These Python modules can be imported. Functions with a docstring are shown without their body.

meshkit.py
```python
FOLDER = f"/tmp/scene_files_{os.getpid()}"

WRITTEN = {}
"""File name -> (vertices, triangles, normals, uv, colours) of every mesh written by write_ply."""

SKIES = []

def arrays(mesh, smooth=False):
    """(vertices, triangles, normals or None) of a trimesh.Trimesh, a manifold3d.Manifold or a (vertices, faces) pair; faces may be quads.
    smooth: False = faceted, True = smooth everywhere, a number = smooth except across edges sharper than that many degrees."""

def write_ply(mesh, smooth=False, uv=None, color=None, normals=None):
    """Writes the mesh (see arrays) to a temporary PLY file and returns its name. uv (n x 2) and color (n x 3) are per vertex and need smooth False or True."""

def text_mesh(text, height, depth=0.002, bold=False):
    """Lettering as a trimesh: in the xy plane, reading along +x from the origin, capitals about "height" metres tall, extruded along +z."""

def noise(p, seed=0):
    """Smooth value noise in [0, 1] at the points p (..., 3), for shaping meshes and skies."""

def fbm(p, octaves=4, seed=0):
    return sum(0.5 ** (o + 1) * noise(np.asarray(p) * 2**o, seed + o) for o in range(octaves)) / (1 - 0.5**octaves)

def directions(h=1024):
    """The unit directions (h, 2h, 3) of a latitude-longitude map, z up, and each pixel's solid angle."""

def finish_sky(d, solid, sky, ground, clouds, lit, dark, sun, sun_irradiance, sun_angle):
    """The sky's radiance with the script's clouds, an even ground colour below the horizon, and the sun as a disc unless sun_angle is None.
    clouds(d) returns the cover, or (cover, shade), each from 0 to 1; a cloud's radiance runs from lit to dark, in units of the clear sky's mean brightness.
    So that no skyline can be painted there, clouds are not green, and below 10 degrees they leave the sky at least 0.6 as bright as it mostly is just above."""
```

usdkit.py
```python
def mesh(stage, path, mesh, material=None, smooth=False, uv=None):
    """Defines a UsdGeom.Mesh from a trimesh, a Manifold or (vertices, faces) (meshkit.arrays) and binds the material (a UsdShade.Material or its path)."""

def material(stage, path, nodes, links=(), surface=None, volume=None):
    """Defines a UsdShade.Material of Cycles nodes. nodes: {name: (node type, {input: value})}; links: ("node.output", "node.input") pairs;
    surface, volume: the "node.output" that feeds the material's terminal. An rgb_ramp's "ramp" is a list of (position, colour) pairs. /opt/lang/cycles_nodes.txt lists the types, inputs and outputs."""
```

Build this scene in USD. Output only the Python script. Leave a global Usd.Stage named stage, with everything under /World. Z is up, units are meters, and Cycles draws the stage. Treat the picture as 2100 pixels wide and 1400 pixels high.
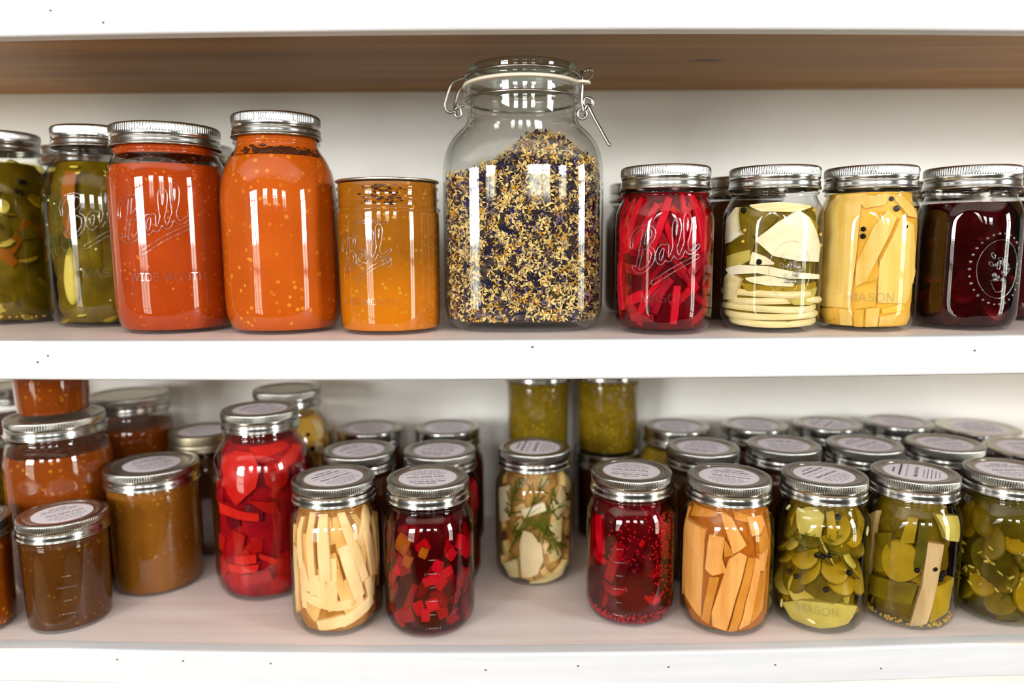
import math, random
import numpy as np
import trimesh
from shapely.geometry import Polygon, LineString
from shapely.ops import unary_union
from pxr import Usd, UsdGeom, UsdLux, UsdShade, Sdf, Gf, Vt
import usdkit, meshkit

rng = np.random.default_rng(7)
random.seed(7)
stage = Usd.Stage.CreateInMemory()
UsdGeom.SetStageUpAxis(stage, UsdGeom.Tokens.z)
UsdGeom.SetStageMetersPerUnit(stage, 1.0)
UsdGeom.Xform.Define(stage, '/World')
UsdGeom.Scope.Define(stage, '/World/Looks')
MM = 0.001
Z0 = 1.05                                   # height of the lower shelf's surface above the floor
EYE = Z0 + 0.33094

# ------------------------------------------------------------------ camera
cam = UsdGeom.Camera.Define(stage, '/World/camera')
cam.CreateHorizontalApertureAttr(36.0)
cam.CreateVerticalApertureAttr(24.0)
cam.CreateFocalLengthAttr(1503.96 / 2100 * 36.0)
cam.CreateClippingRangeAttr(Gf.Vec2f(0.02, 100))
cam.CreateFStopAttr(2.8)
cam.CreateFocusDistanceAttr(0.575)
cam.CreateExposureAttr(-0.64)
PITCH, ROLL = math.radians(7.5026), math.radians(-0.3201)
right, fwd = np.array([1.0, 0, 0]), np.array([0, math.cos(PITCH), -math.sin(PITCH)])
upv = np.array([0, math.sin(PITCH), math.cos(PITCH)])
cr, sr = math.cos(-ROLL), math.sin(-ROLL)
r2, u2 = cr * right - sr * upv, sr * right + cr * upv
m = Gf.Matrix4d(*r2, 0, *u2, 0, *(-fwd), 0, 0, 0, EYE, 1)
cam.AddTransformOp().Set(m)

# ------------------------------------------------------------------ daylight: a light in each window opening of the room
def rect_light(name, pos, rot, w, h, power, color=(1.0, 0.98, 0.95)):
    l = UsdLux.RectLight.Define(stage, '/World/' + name)
    l.CreateWidthAttr(w); l.CreateHeightAttr(h); l.CreateIntensityAttr(power); l.CreateColorAttr(Gf.Vec3f(*color))
    l.AddTranslateOp().Set(Gf.Vec3d(*pos)); l.AddRotateXYZOp().Set(Gf.Vec3f(*rot))
    return l
ROOM_BACK, ROOM_L, ROOM_R, CEIL = -1.75, -2.7, 2.05, 2.6
WINDOWS = [  # name, wall, centre along the wall, sill, head, width, radiance of the sky seen through it, of the garden seen through its lower part
    ('window_1', 'back', -1.85, 0.45, 2.10, 1.05, 68.0, 9.0),
    ('window_2', 'right', -0.62, 0.45, 2.10, 0.55, 74.0, 14.0),
    ('window_3', 'back', -0.62, 1.55, 2.10, 0.42, 56.0, 10.0),
    ('window_4', 'back', 0.18, 1.55, 2.10, 0.42, 56.0, 10.0),
    ('window_5', 'back', 0.95, 1.55, 2.10, 0.42, 56.0, 10.0),
]
SKYLINE = 1.40
for n, wall, c, s, h, w, sky, garden in WINDOWS:
    sl = SKYLINE if s < 1 else 1.78
    for nm, lo, hi, pw, col in (('daylight_' + n, sl, h, sky, (0.97, 0.98, 1.0)), ('garden_light_' + n, s, sl, garden, (1.0, 1.0, 0.86))):
        z = (lo + hi) / 2
        if wall == 'back':
            rect_light(nm, (c, ROOM_BACK - 0.10, z), (90, 0, 0), w, hi - lo, pw, col)
        else:
            rect_light(nm, (ROOM_R + 0.10, c, z), (90, 0, 90), w, hi - lo, pw, col)

# ------------------------------------------------------------------ materials
def lin(hexs):
    c = np.array([int(hexs[i:i + 2], 16) for i in (0, 2, 4)]) / 255.0
    return tuple(np.where(c < 0.04045, c / 12.92, ((c + 0.055) / 1.055) ** 2.4))
def mat(name, nodes, links, surface=None, volume=None):
    return usdkit.material(stage, '/World/Looks/' + name, nodes, links, surface=surface, volume=volume)

def flesh(name, c1, c2, scale=60, rough=0.35, ior_level=0.10, stretch=(1, 1, 1), bumpd=0.0004, coat=0.0):
    return mat(name, {
        't': ('texture_coordinate', {}), 'm': ('mapping', {'scale': stretch}),
        'n': ('noise_texture', {'scale': scale, 'detail': 3.0}),
        'r': ('rgb_ramp', {'ramp': [(0.3, lin(c1)), (0.7, lin(c2))]}),
        'b': ('bump', {'strength': 0.4, 'distance': bumpd}),
        'p': ('principled_bsdf', {'roughness': rough, 'specular_ior_level': ior_level, 'coat_weight': coat})},
        [('t.object', 'm.vector'), ('m.vector', 'n.vector'), ('n.fac', 'r.fac'), ('r.color', 'p.base_color'), ('n.fac', 'b.height'), ('b.normal', 'p.normal')], 'p.BSDF')

def sauce(name, c1, c2, seed, seed_scale=150, seed_size=0.20, mott=30, low=None, z_split=None):
    nodes = {'t': ('texture_coordinate', {}),
        'n': ('noise_texture', {'scale': mott, 'detail': 4.0}),
        'r': ('rgb_ramp', {'ramp': [(0.3, lin(c1)), (0.7, lin(c2))]}),
        'v': ('voronoi_texture', {'scale': seed_scale}),
        'vr': ('rgb_ramp', {'ramp': [(0.0, (1, 1, 1)), (seed_size, (1, 1, 1)), (seed_size + 0.06, (0, 0, 0)), (1.0, (0, 0, 0))]}),
        'n2': ('noise_texture', {'scale': 45.0, 'detail': 1.0}),
        'n2r': ('rgb_ramp', {'ramp': [(0.42, (0.1, 0.1, 0.1)), (0.58, (1, 1, 1))]}),
        'mm': ('mix', {'mix_type': 'multiply', 'fac': 1.0}),
        'x': ('mix', {'color2': lin(seed)}),
        'p': ('principled_bsdf', {'roughness': 0.5, 'specular_ior_level': 0.04})}
    links = [('t.object', 'n.vector'), ('t.object', 'v.vector'), ('t.object', 'n2.vector'), ('n.fac', 'r.fac'), ('v.distance', 'vr.fac'),
             ('n2.fac', 'n2r.fac'), ('vr.color', 'mm.color1'), ('n2r.color', 'mm.color2'), ('mm.color', 'x.fac'), ('x.color', 'p.base_color')]
    if low:       # light from behind put into the colour: another tone towards the bottom
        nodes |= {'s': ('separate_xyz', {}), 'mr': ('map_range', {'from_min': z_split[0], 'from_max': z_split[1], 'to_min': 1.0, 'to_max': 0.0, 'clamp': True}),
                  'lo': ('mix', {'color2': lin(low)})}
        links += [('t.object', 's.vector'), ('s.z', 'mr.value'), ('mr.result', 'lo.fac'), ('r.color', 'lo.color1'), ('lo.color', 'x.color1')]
    else:
        links.append(('r.color', 'x.color1'))
    return mat(name, nodes, links, 'p.BSDF')

def glass_mat(name, tint, edge, refl=0.05, edge_pow=3.0, rough=0.015):
    return mat(name, {
        'lw': ('layer_weight', {'blend': 0.5}),
        'pw': ('math', {'math_type': 'power', 'value2': 4.0}),
        'ma': ('math', {'math_type': 'multiply_add', 'value2': 0.75, 'value3': refl}),
        'pe': ('math', {'math_type': 'power', 'value2': edge_pow}),
        'tc': ('mix', {'color1': tint, 'color2': edge}),
        't': ('transparent_bsdf', {}), 'g': ('glossy_bsdf', {'color': (1, 1, 1), 'roughness': rough}),
        'mx': ('mix_closure', {})},
        [('lw.facing', 'pw.value1'), ('pw.value', 'ma.value1'), ('ma.value', 'mx.fac'), ('lw.facing', 'pe.value1'), ('pe.value', 'tc.fac'), ('tc.color', 't.color'),
         ('t.BSDF', 'mx.closure1'), ('g.BSDF', 'mx.closure2')], 'mx.closure')

def brine_mat(name, color, density):
    return mat(name, {'t': ('transparent_bsdf', {'color': (1, 1, 1)}), 'a': ('absorption_volume', {'color': color, 'density': density})}, [], 't.BSDF', 'a.volume')

def wood(name, c1, c2, c3=None, scale=(1.5, 40, 40), rough=0.45, bumpd=0.0006, knots=0.0):
    nodes = {'t': ('texture_coordinate', {}), 'm': ('mapping', {'scale': scale}),
        'n': ('noise_texture', {'scale': 1.6, 'detail': 6.0, 'roughness': 0.62, 'distortion': 0.4}),
        'r': ('rgb_ramp', {'ramp': [(0.30, lin(c1)), (0.68, lin(c2))]}),
        'm2': ('mapping', {'scale': (7, 9, 9)}), 'n2': ('noise_texture', {'scale': 1.0, 'detail': 2.0}),
        'v': ('voronoi_texture', {'scale': 1.0}), 'm3': ('mapping', {'scale': (5.0, 17.0, 17.0)}),
        'vr': ('rgb_ramp', {'ramp': [(0.0, (1, 1, 1)), (0.05, (0.9, 0.9, 0.9)), (0.10, (0, 0, 0)), (1, (0, 0, 0))]}),
        'vm': ('math', {'math_type': 'multiply', 'value2': knots}),
        'x': ('mix', {'color2': lin(c3 or c1)}),
        'b': ('bump', {'strength': 0.5, 'distance': bumpd}),
        'p': ('principled_bsdf', {'roughness': rough})}
    links = [('t.object', 'm.vector'), ('m.vector', 'n.vector'), ('n.fac', 'r.fac'), ('t.object', 'm3.vector'), ('m3.vector', 'v.vector'), ('v.distance', 'vr.fac'),
             ('vr.color', 'vm.value1'), ('vm.value', 'x.fac'), ('r.color', 'x.color1'), ('x.color', 'p.base_color'), ('n.fac', 'b.height'), ('b.normal', 'p.normal')]
    return mat(name, nodes, links, 'p.BSDF')

def plain(name, hexs, rough=0.5, metallic=0.0, spec=0.5):
    return mat(name, {'p': ('principled_bsdf', {'base_color': lin(hexs), 'roughness': rough, 'metallic': metallic, 'specular_ior_level': spec})}, [], 'p.BSDF')

M = {}
M['paint'] = wood('white_painted_wood', 'c6c8cc', 'd1d3d6', '8a7a5c', scale=(2.0, 60, 60), rough=0.42, bumpd=0.0005)
M['shelf_top'] = wood('pinkish_white_shelf_paint', 'dccbc4', 'e8dcd7', '8a7a6c', scale=(2.0, 45, 45), rough=0.4)
M['raw_wood'] = wood('bare_pine_board', '8e6026', 'b2803e', '3c200a', scale=(1.2, 22, 22), rough=0.55, knots=0.85)
M['wall_paint'] = wood('cream_wall_paint', 'eeebe0', 'f4f2ea', '9a8f70', scale=(3, 3, 3), rough=0.55, knots=0.0)
M['room_paint'] = plain('dark_room_panelling', '3a322a', 0.6)
M['ceiling_paint'] = plain('white_ceiling_paint', 'ece9e2', 0.8)
M['room_floor'] = plain('room_floor_wood', 'c0a888', 0.4)
M['window_white'] = plain('window_frame_paint', 'e8e8e4', 0.4)
M['glass'] = glass_mat('jar_glass', (0.97, 0.975, 0.97), (0.55, 0.60, 0.57))
M['emboss'] = glass_mat('raised_glass_lettering', (0.985, 0.985, 0.985), (0.62, 0.62, 0.62), refl=0.10, edge_pow=3.0, rough=0.16)
M['thick_glass'] = glass_mat('thick_jar_glass', (0.98, 0.985, 0.975), (0.50, 0.54, 0.50), refl=0.05, edge_pow=4.0)
M['lid_glass'] = glass_mat('green_edged_lid_glass', (0.90, 0.945, 0.91), (0.30, 0.44, 0.35), refl=0.07, edge_pow=2.0)
M['window_pane'] = glass_mat('window_pane_glass', (0.98, 0.98, 0.98), (0.8, 0.82, 0.8), refl=0.04)
M['metal'] = plain('tin_band', 'b2b1ac', 0.20, 1.0)
M['old_metal'] = plain('dulled_tin_band', '9a9078', 0.42, 1.0)
M['disc'] = plain('lid_disc_tin', 'c9c2b2', 0.33, 1.0)
M['wire'] = plain('steel_wire', 'b6b4ae', 0.25, 1.0)
M['paper'] = plain('lilac_white_paper', 'f6f0f8', 0.7)
M['ink'] = plain('printed_ink', '2c2a38', 0.7)
M['knot'] = plain('brown_nail_hole', '6b5334', 0.8)
M['gasket'] = plain('cream_rubber_gasket', 'eadfc9', 0.55)
M['pepper'] = flesh('black_peppercorn', '0d0b0a', '1e1a17', 900, 0.5)
M['mustard'] = flesh('mustard_seed', 'c79b2d', 'e5c25a', 400, 0.35)

# ------------------------------------------------------------------ mesh helpers (millimetres; a jar's own frame has -y towards the viewer)
def normals(v, f):
    n = np.zeros_like(v)
    c = np.cross(v[f[:, 1]] - v[f[:, 0]], v[f[:, 2]] - v[f[:, 0]])
    for k in range(3):
        np.add.at(n, f[:, k], c)
    l = np.linalg.norm(n, axis=1, keepdims=True)
    return n / np.maximum(l, 1e-12)
def grid(P, wrap=True, smooth=True):
    P = np.asarray(P, float); a, b = P.shape[:2]
    i, j = np.meshgrid(np.arange(a - 1), np.arange(b if wrap else b - 1), indexing='ij')
    j2 = (j + 1) % b
    q = np.stack([i * b + j, i * b + j2, (i + 1) * b + j2, (i + 1) * b + j], -1).reshape(-1, 4)
    v = P.reshape(-1, 3); f = np.vstack([q[:, [0, 1, 2]], q[:, [0, 2, 3]]])
    return v, f, (normals(v, f) if smooth else None)
def merge(gs):
    vs, fs, ns, o = [], [], [], 0
    for v, f, n in gs:
        vs.append(v); fs.append(f + o); ns.append(n if n is not None else normals(v, f)); o += len(v)
    return np.vstack(vs), np.vstack(fs), np.vstack(ns)
def tri(mesh, smooth=30):
    return meshkit.arrays(mesh, smooth)
def soft(v, f):
    return v, f, normals(v, f)
def ring(r, z, n=64, rmod=None):
    a = np.linspace(0, 2 * np.pi, n, endpoint=False)
    rr = r if rmod is None else rmod(a, r, z)
    return np.stack([rr * np.sin(a), -rr * np.cos(a), np.full(n, float(z))], 1)
def lathe(prof, n=64, rmod=None):
    return grid([ring(r, z, n, rmod) for r, z in prof])
def chaikin(p, k=2):
    p = np.asarray(p, float)
    for _ in range(k):
        q = np.empty((2 * len(p), 2)); q[0], q[-1] = p[0], p[-1]
        q[1:-1:2] = 0.75 * p[:-1] + 0.25 * p[1:]; q[2:-1:2] = 0.25 * p[:-1] + 0.75 * p[1:]
        p = q
    return p
def catmull(pts, n=8):
    p = np.asarray(pts, float); p = np.vstack([2 * p[0] - p[1], p, 2 * p[-1] - p[-2]]); out = []
    for i in range(1, len(p) - 2):
        for t in np.linspace(0, 1, n, endpoint=False):
            a, b, c, d = p[i - 1:i + 3]
            out.append(0.5 * (2 * b + (c - a) * t + (2 * a - 5 * b + 4 * c - d) * t * t + (3 * b - a - 3 * c + d) * t ** 3))
    out.append(p[-2]); return np.array(out)
def tube(pts, r, sides=6, closed=False):
    p = np.asarray(pts, float)
    t = np.roll(p, -1, 0) - np.roll(p, 1, 0) if closed else np.gradient(p, axis=0)
    t /= np.linalg.norm(t, axis=1, keepdims=True) + 1e-9
    a = np.cross(t, [0, 0, 1.0]); bad = np.linalg.norm(a, axis=1) < 0.15
    a[bad] = np.cross(t[bad], [1.0, 0, 0]); a /= np.linalg.norm(a, axis=1, keepdims=True) + 1e-9
    for i in range(1, len(a)):
        if a[i] @ a[i - 1] < 0: a[i] = -a[i]
    b = np.cross(t, a); ang = np.arange(sides) * 2 * np.pi / sides
    rr = np.broadcast_to(r, (len(p),))[:, None, None]
    P = p[:, None] + rr * (np.cos(ang)[None, :, None] * a[:, None] + np.sin(ang)[None, :, None] * b[:, None])
    if closed: P = np.concatenate([P, P[:1]])
    v, f, n = grid(P)
    if not closed:
        o = len(v); v = np.vstack([v, p[0], p[-1]]); k = np.arange(sides); e = (len(p) - 1) * sides
        f = np.vstack([f, np.stack([np.full(sides, o), (k + 1) % sides, k], 1), np.stack([np.full(sides, o + 1), e + k, e + (k + 1) % sides], 1)])
    return v, f[:, ::-1] if np.linalg.det(np.stack([t[0], a[0], b[0]])) < 0 else f, normals(v, f)
def rbox(w, t, L, nx=3, nz=5, e=0.8, jit=0.0):
    """A box w x t x L with softened edges, centred in x and z, y from 0 (outer face) to t: a lofted rounded outline."""
    out = [(-w / 2, e), (-w / 2 + e, 0)] + [(x, 0) for x in np.linspace(-w / 2, w / 2, nx + 2)[1:-1]] + [(w / 2 - e, 0), (w / 2, e), (w / 2, t - e), (w / 2 - e, t), (0, t), (-w / 2 + e, t), (-w / 2, t - e)]
    o = np.array(out[::1]); zs = np.linspace(-L / 2, L / 2, nz); c = np.array([0, t / 2]); rows = []
    for i, z in enumerate(zs):
        s = 0.0 if 0 else (0.90 if i in (0, nz - 1) else 1.0)
        q = c + (o - c) * s
        rows.append(np.column_stack([q[:, 0], q[:, 1], np.full(len(q), z)]))
    rows = [np.column_stack([np.full(len(o), 0.0), np.full(len(o), t / 2), np.full(len(o), zs[0])])] + rows + [np.column_stack([np.full(len(o), 0.0), np.full(len(o), t / 2), np.full(len(o), zs[-1])])]
    v, f, _ = grid(rows)
    if jit:
        v = v + (meshkit.fbm(v * 0.12 + rng.random(3) * 50, 2)[:, None] - 0.5) * jit * np.array([1, 0.6, 0.6])
    return v, f
def disc(R, t, n=20, wob=0.0):
    prof = [(0, 0), (R * 0.6, 0), (R - t * 0.25, 0), (R, t * 0.3), (R, t * 0.7), (R - t * 0.25, t), (R * 0.6, t), (0, t)]
    v, f, _ = grid([ring(r, z, n) for r, z in prof])
    v[:, 2] -= t / 2
    if wob:
        a = np.arctan2(v[:, 1], v[:, 0]); v[:, 2] += wob * np.sin(2 * a + rng.random() * 6) * (np.hypot(v[:, 0], v[:, 1]) / R) ** 2
        k = 1 + 0.04 * np.sin(3 * a + rng.random() * 6); v[:, :2] *= k[:, None]
    return v, f
def ball(r, sx=1, sy=1, sz=1, sub=1):
    m_ = trimesh.creation.icosphere(sub, r); return np.array(m_.vertices) * [sx, sy, sz], np.array(m_.faces)
def rot(v, ax, ay, az):
    R = trimesh.transformations.euler_matrix(ax, ay, az)[:3, :3]; return v @ R.T

COUNT = {}
def free(path):
    k = COUNT.get(path, 0); COUNT[path] = k + 1
    return path if k == 0 else f'{path}_{k:03d}'
def put(parent, name, g, material, label=None, kind=None):
    path = free(f'{parent}/{name}')
    v, f = g[0], g[1]; n = g[2] if len(g) > 2 else None
    me = UsdGeom.Mesh.Define(stage, path)
    me.CreatePointsAttr(Vt.Vec3fArray.FromNumpy((np.asarray(v) * MM).astype(np.float32)))
    me.CreateFaceVertexCountsAttr(Vt.IntArray.FromNumpy(np.full(len(f), 3, np.int32)))
    me.CreateFaceVertexIndicesAttr(Vt.IntArray.FromNumpy(np.asarray(f).astype(np.int32).ravel()))
    me.CreateSubdivisionSchemeAttr('none')
    if n is not None:
        me.CreateNormalsAttr(Vt.Vec3fArray.FromNumpy(np.asarray(n).astype(np.float32))); me.SetNormalsInterpolation('vertex')
    UsdShade.MaterialBindingAPI.Apply(me.GetPrim()).Bind(material)
    if label: me.GetPrim().SetCustomDataByKey('label', label)
    if kind: me.GetPrim().SetCustomDataByKey('kind', kind)
    return path
def thing(name, label, cat, loc, rz=0.0, group=None, kind=None):
    path = free('/World/' + name)
    x = UsdGeom.Xform.Define(stage, path)
    x.AddTranslateOp().Set(Gf.Vec3d(*loc)); x.AddRotateZOp().Set(float(rz))
    p = x.GetPrim(); p.SetCustomDataByKey('label', label); p.SetCustomDataByKey('category', cat)
    if group: p.SetCustomDataByKey('group', group)
    if kind: p.SetCustomDataByKey('kind', kind)
    return path
def box(x0, x1, y0, y1, z0, z1, bev=0.0):
    """Metres in, millimetres out."""
    b = np.array([x0, x1, y0, y1, z0, z1]) * 1000.0
    x0, x1, y0, y1, z0, z1 = b
    if bev <= 0:
        m_ = trimesh.creation.box(bounds=[[x0, y0, z0], [x1, y1, z1]]); return np.array(m_.vertices), np.array(m_.faces)
    import manifold3d
    pts = []
    for sx, x in ((1, x0), (-1, x1)):
        for sy, y in ((1, y0), (-1, y1)):
            for sz, z in ((1, z0), (-1, z1)):
                pts += [(x + sx * bev, y + sy * bev, z), (x + sx * bev, y, z + sz * bev), (x, y + sy * bev, z + sz * bev)]
    hull = trimesh.convex.convex_hull(np.array(pts))
    return np.array(hull.vertices), np.array(hull.faces)
def structure(name, g, material, label=None):
    p = put('/World', name, g, material)
    stage.GetPrimAtPath(p).SetCustomDataByKey('kind', 'structure')
    if label: stage.GetPrimAtPath(p).SetCustomDataByKey('label', label)
    return p

# ------------------------------------------------------------------ the setting
WALL_Y, SIDE = 0.868, 1.30
Z_UP, Z_TOP = Z0 + 0.2598, Z0 + 0.5045      # surface of the upper shelf; underside of the top shelf's board
structure('wall_back', box(-SIDE - 0.1, SIDE + 0.1, WALL_Y, WALL_Y + 0.05, 0.0, CEIL), M['wall_paint'], 'cream white painted wall behind the jars')
structure('wall_left', box(-SIDE - 0.05, -SIDE, 0.60, WALL_Y, 0.0, CEIL), M['wall_paint'], 'painted left side of the shelf recess')
structure('wall_right', box(SIDE, SIDE + 0.05, 0.60, WALL_Y, 0.0, CEIL), M['wall_paint'], 'painted right side of the shelf recess')
structure('wall_front_left', box(ROOM_L, -SIDE, 0.56, 0.60, 0, CEIL), M['room_paint'], 'room wall left of the shelf recess')
structure('wall_front_right', box(SIDE, ROOM_R, 0.56, 0.60, 0, CEIL), M['room_paint'], 'room wall right of the shelf recess')
structure('floor', box(ROOM_L - 0.3, ROOM_R + 0.3, ROOM_BACK - 0.3, 1.0, -0.05, 0), M['room_floor'], 'brown wooden floor of the room')
structure('ceiling', box(ROOM_L - 0.3, ROOM_R + 0.3, ROOM_BACK - 0.3, 1.0, CEIL, CEIL + 0.05), M['ceiling_paint'], 'plain pale ceiling of the room')
structure('wall_room_left', box(ROOM_L - 0.05, ROOM_L, ROOM_BACK, 0.60, 0, CEIL), M['room_paint'], 'plain side wall of the room')

def wall_with_holes(name, axis, fixed, lo, hi, holes, label):
    import shapely
    P = Polygon([(lo, 0), (hi, 0), (hi, CEIL), (lo, CEIL)])
    for c, s, h, w in holes:
        P = P.difference(Polygon([(c - w / 2, s), (c + w / 2, s), (c + w / 2, h), (c - w / 2, h)]))
    e = trimesh.creation.extrude_polygon(P, 0.08, engine='earcut'); v = np.array(e.vertices)
    v = np.column_stack([v[:, 0], fixed - v[:, 2], v[:, 1]]) if axis == 'back' else np.column_stack([fixed + v[:, 2], v[:, 0], v[:, 1]])
    structure(name, (v * 1000, np.array(e.faces)), M['room_paint'], label)
wall_with_holes('wall_room_back', 'back', ROOM_BACK, ROOM_L, ROOM_R, [(c, s, h, w) for n, wl, c, s, h, w, *_ in WINDOWS if wl == 'back'], 'room wall with windows facing the shelves')
wall_with_holes('wall_room_right', 'right', ROOM_R, ROOM_BACK, 0.60, [(c, s, h, w) for n, wl, c, s, h, w, *_ in WINDOWS if wl == 'right'], 'room wall with one narrow window')
for n, wl, c, s, h, w, *_ in WINDOWS:
    path = '/World/' + n
    x = UsdGeom.Xform.Define(stage, path); x.GetPrim().SetCustomDataByKey('kind', 'structure')
    bars = [(c - w / 2, c - w / 2 + .04, s, h), (c + w / 2 - .04, c + w / 2, s, h), (c - w / 2, c + w / 2, s, s + .04), (c - w / 2, c + w / 2, h - .04, h)]
    k = 2 if w > 0.8 else 1
    mv = [c - w / 2 + w * (i + 1) / (k + 1) for i in range(k)] if w > 0.4 else []
    rows_ = 3 if h - s > 0.8 else 1
    mh = [s + (h - s) * (i + 1) / (rows_ + 1) for i in range(rows_)]
    fr = lambda b: (box(b[0], b[1], ROOM_BACK - .06, ROOM_BACK - .02, b[2], b[3]) if wl == 'back' else box(ROOM_R + .02, ROOM_R + .06, b[0], b[1], b[2], b[3]))
    put(path, 'window_frame', merge([fr(b) + (None,) for b in bars]), M['window_white'])
    for x_ in mv: put(path, 'muntin', fr((x_ - .012, x_ + .012, s, h)), M['window_white'])
    for z_ in mh: put(path, 'muntin', fr((c - w / 2, c + w / 2, z_ - .012, z_ + .012)), M['window_white'])

def bow(x):      # the front boards are a little bowed towards the room in their middle
    return 0.0125 * np.clip(x / 0.4, -1.0, 1.0) ** 2 - 0.006
def front_board(y_front, z_lo, z_hi, thick=0.019):
    xs = np.linspace(-SIDE + .002, SIDE - .002, 81); rows = []
    b = 0.0022
    sec = [(0, z_lo + b), (0, z_hi - b * 1.3), (b * .5, z_hi - b * .4), (b * 1.3, z_hi), (thick, z_hi), (thick, z_lo), (b, z_lo), (b * .3, z_lo + b * .4)]
    for x in xs:
        rows.append([(x, y_front + bow(x) + dy, z) for dy, z in sec])
    v, f, _ = grid(np.array(rows) * 1000)
    return v, f[:, ::-1]
def shelf(name, label, y_front, z_surface, board_t, face, mats):
    t = thing(name, label, 'shelf', (0, 0, 0))
    z_lo, z_hi = face
    put(t, 'shelf_board', box(-SIDE + .001, SIDE - .001, y_front + 0.0068, WALL_Y - .001, z_surface - board_t, z_surface), mats[0])
    put(t, 'front_board', tri(front_board(y_front, z_lo, z_hi + 0.0003, 0.0125), 40), mats[1])
    return t
# the front boards: white faces, bare lower edges
shelf('top_shelf', 'white fronted shelf above the jars with bare brown wooden underside', 0.5523, Z0 + 0.5225, 0.018, (Z0 + 0.4828, Z0 + 0.5235), (M['raw_wood'], M['paint']))
shelf('upper_shelf', 'white middle shelf holding the tall sauce jars and flower jar', 0.5523, Z_UP, 0.018, (Z0 + 0.2296, Z_UP), (M['shelf_top'], M['paint']))
shelf('lower_shelf', 'white lowest shelf holding three rows of labelled jars', 0.5662, Z0, 0.018, (Z0 - 0.0305, Z0), (M['shelf_top'], M['paint']))
shelf('bottom_shelf', 'shadowed shelf below the front edge of the lowest shelf', 0.60, Z0 - 0.27, 0.018, (Z0 - 0.30, Z0 - 0.27), (M['shelf_top'], M['paint']))

def nail_holes(shelf_path, y_front, z_mid, marks):
    for px, dz in marks:
        x = (px - 1050) / 1503.96 * (y_front + .012); v, f = ball(1.0, 1.1, .35, .8)
        put(shelf_path, 'nail_hole', soft(v + [x * 1000, (y_front + float(bow(x))) * 1000 + .05, (z_mid + dz) * 1000], f), M['knot'])
nail_holes('/World/upper_shelf', 0.5523, Z0 + .2447, [(102, .004), (79, -.001), (1091, .010), (1995, .004)])
nail_holes('/World/lower_shelf', 0.5662, Z0 - .015, [(195, .007), (340, .007), (530, .006), (990, .001), (1187, .004), (1380, .002), (1610, .002), (1842, -.004)])
nail_holes('/World/top_shelf', 0.5523, Z0 + .503, [(168, -.003), (270, -.012), (2090, .006)])

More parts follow.
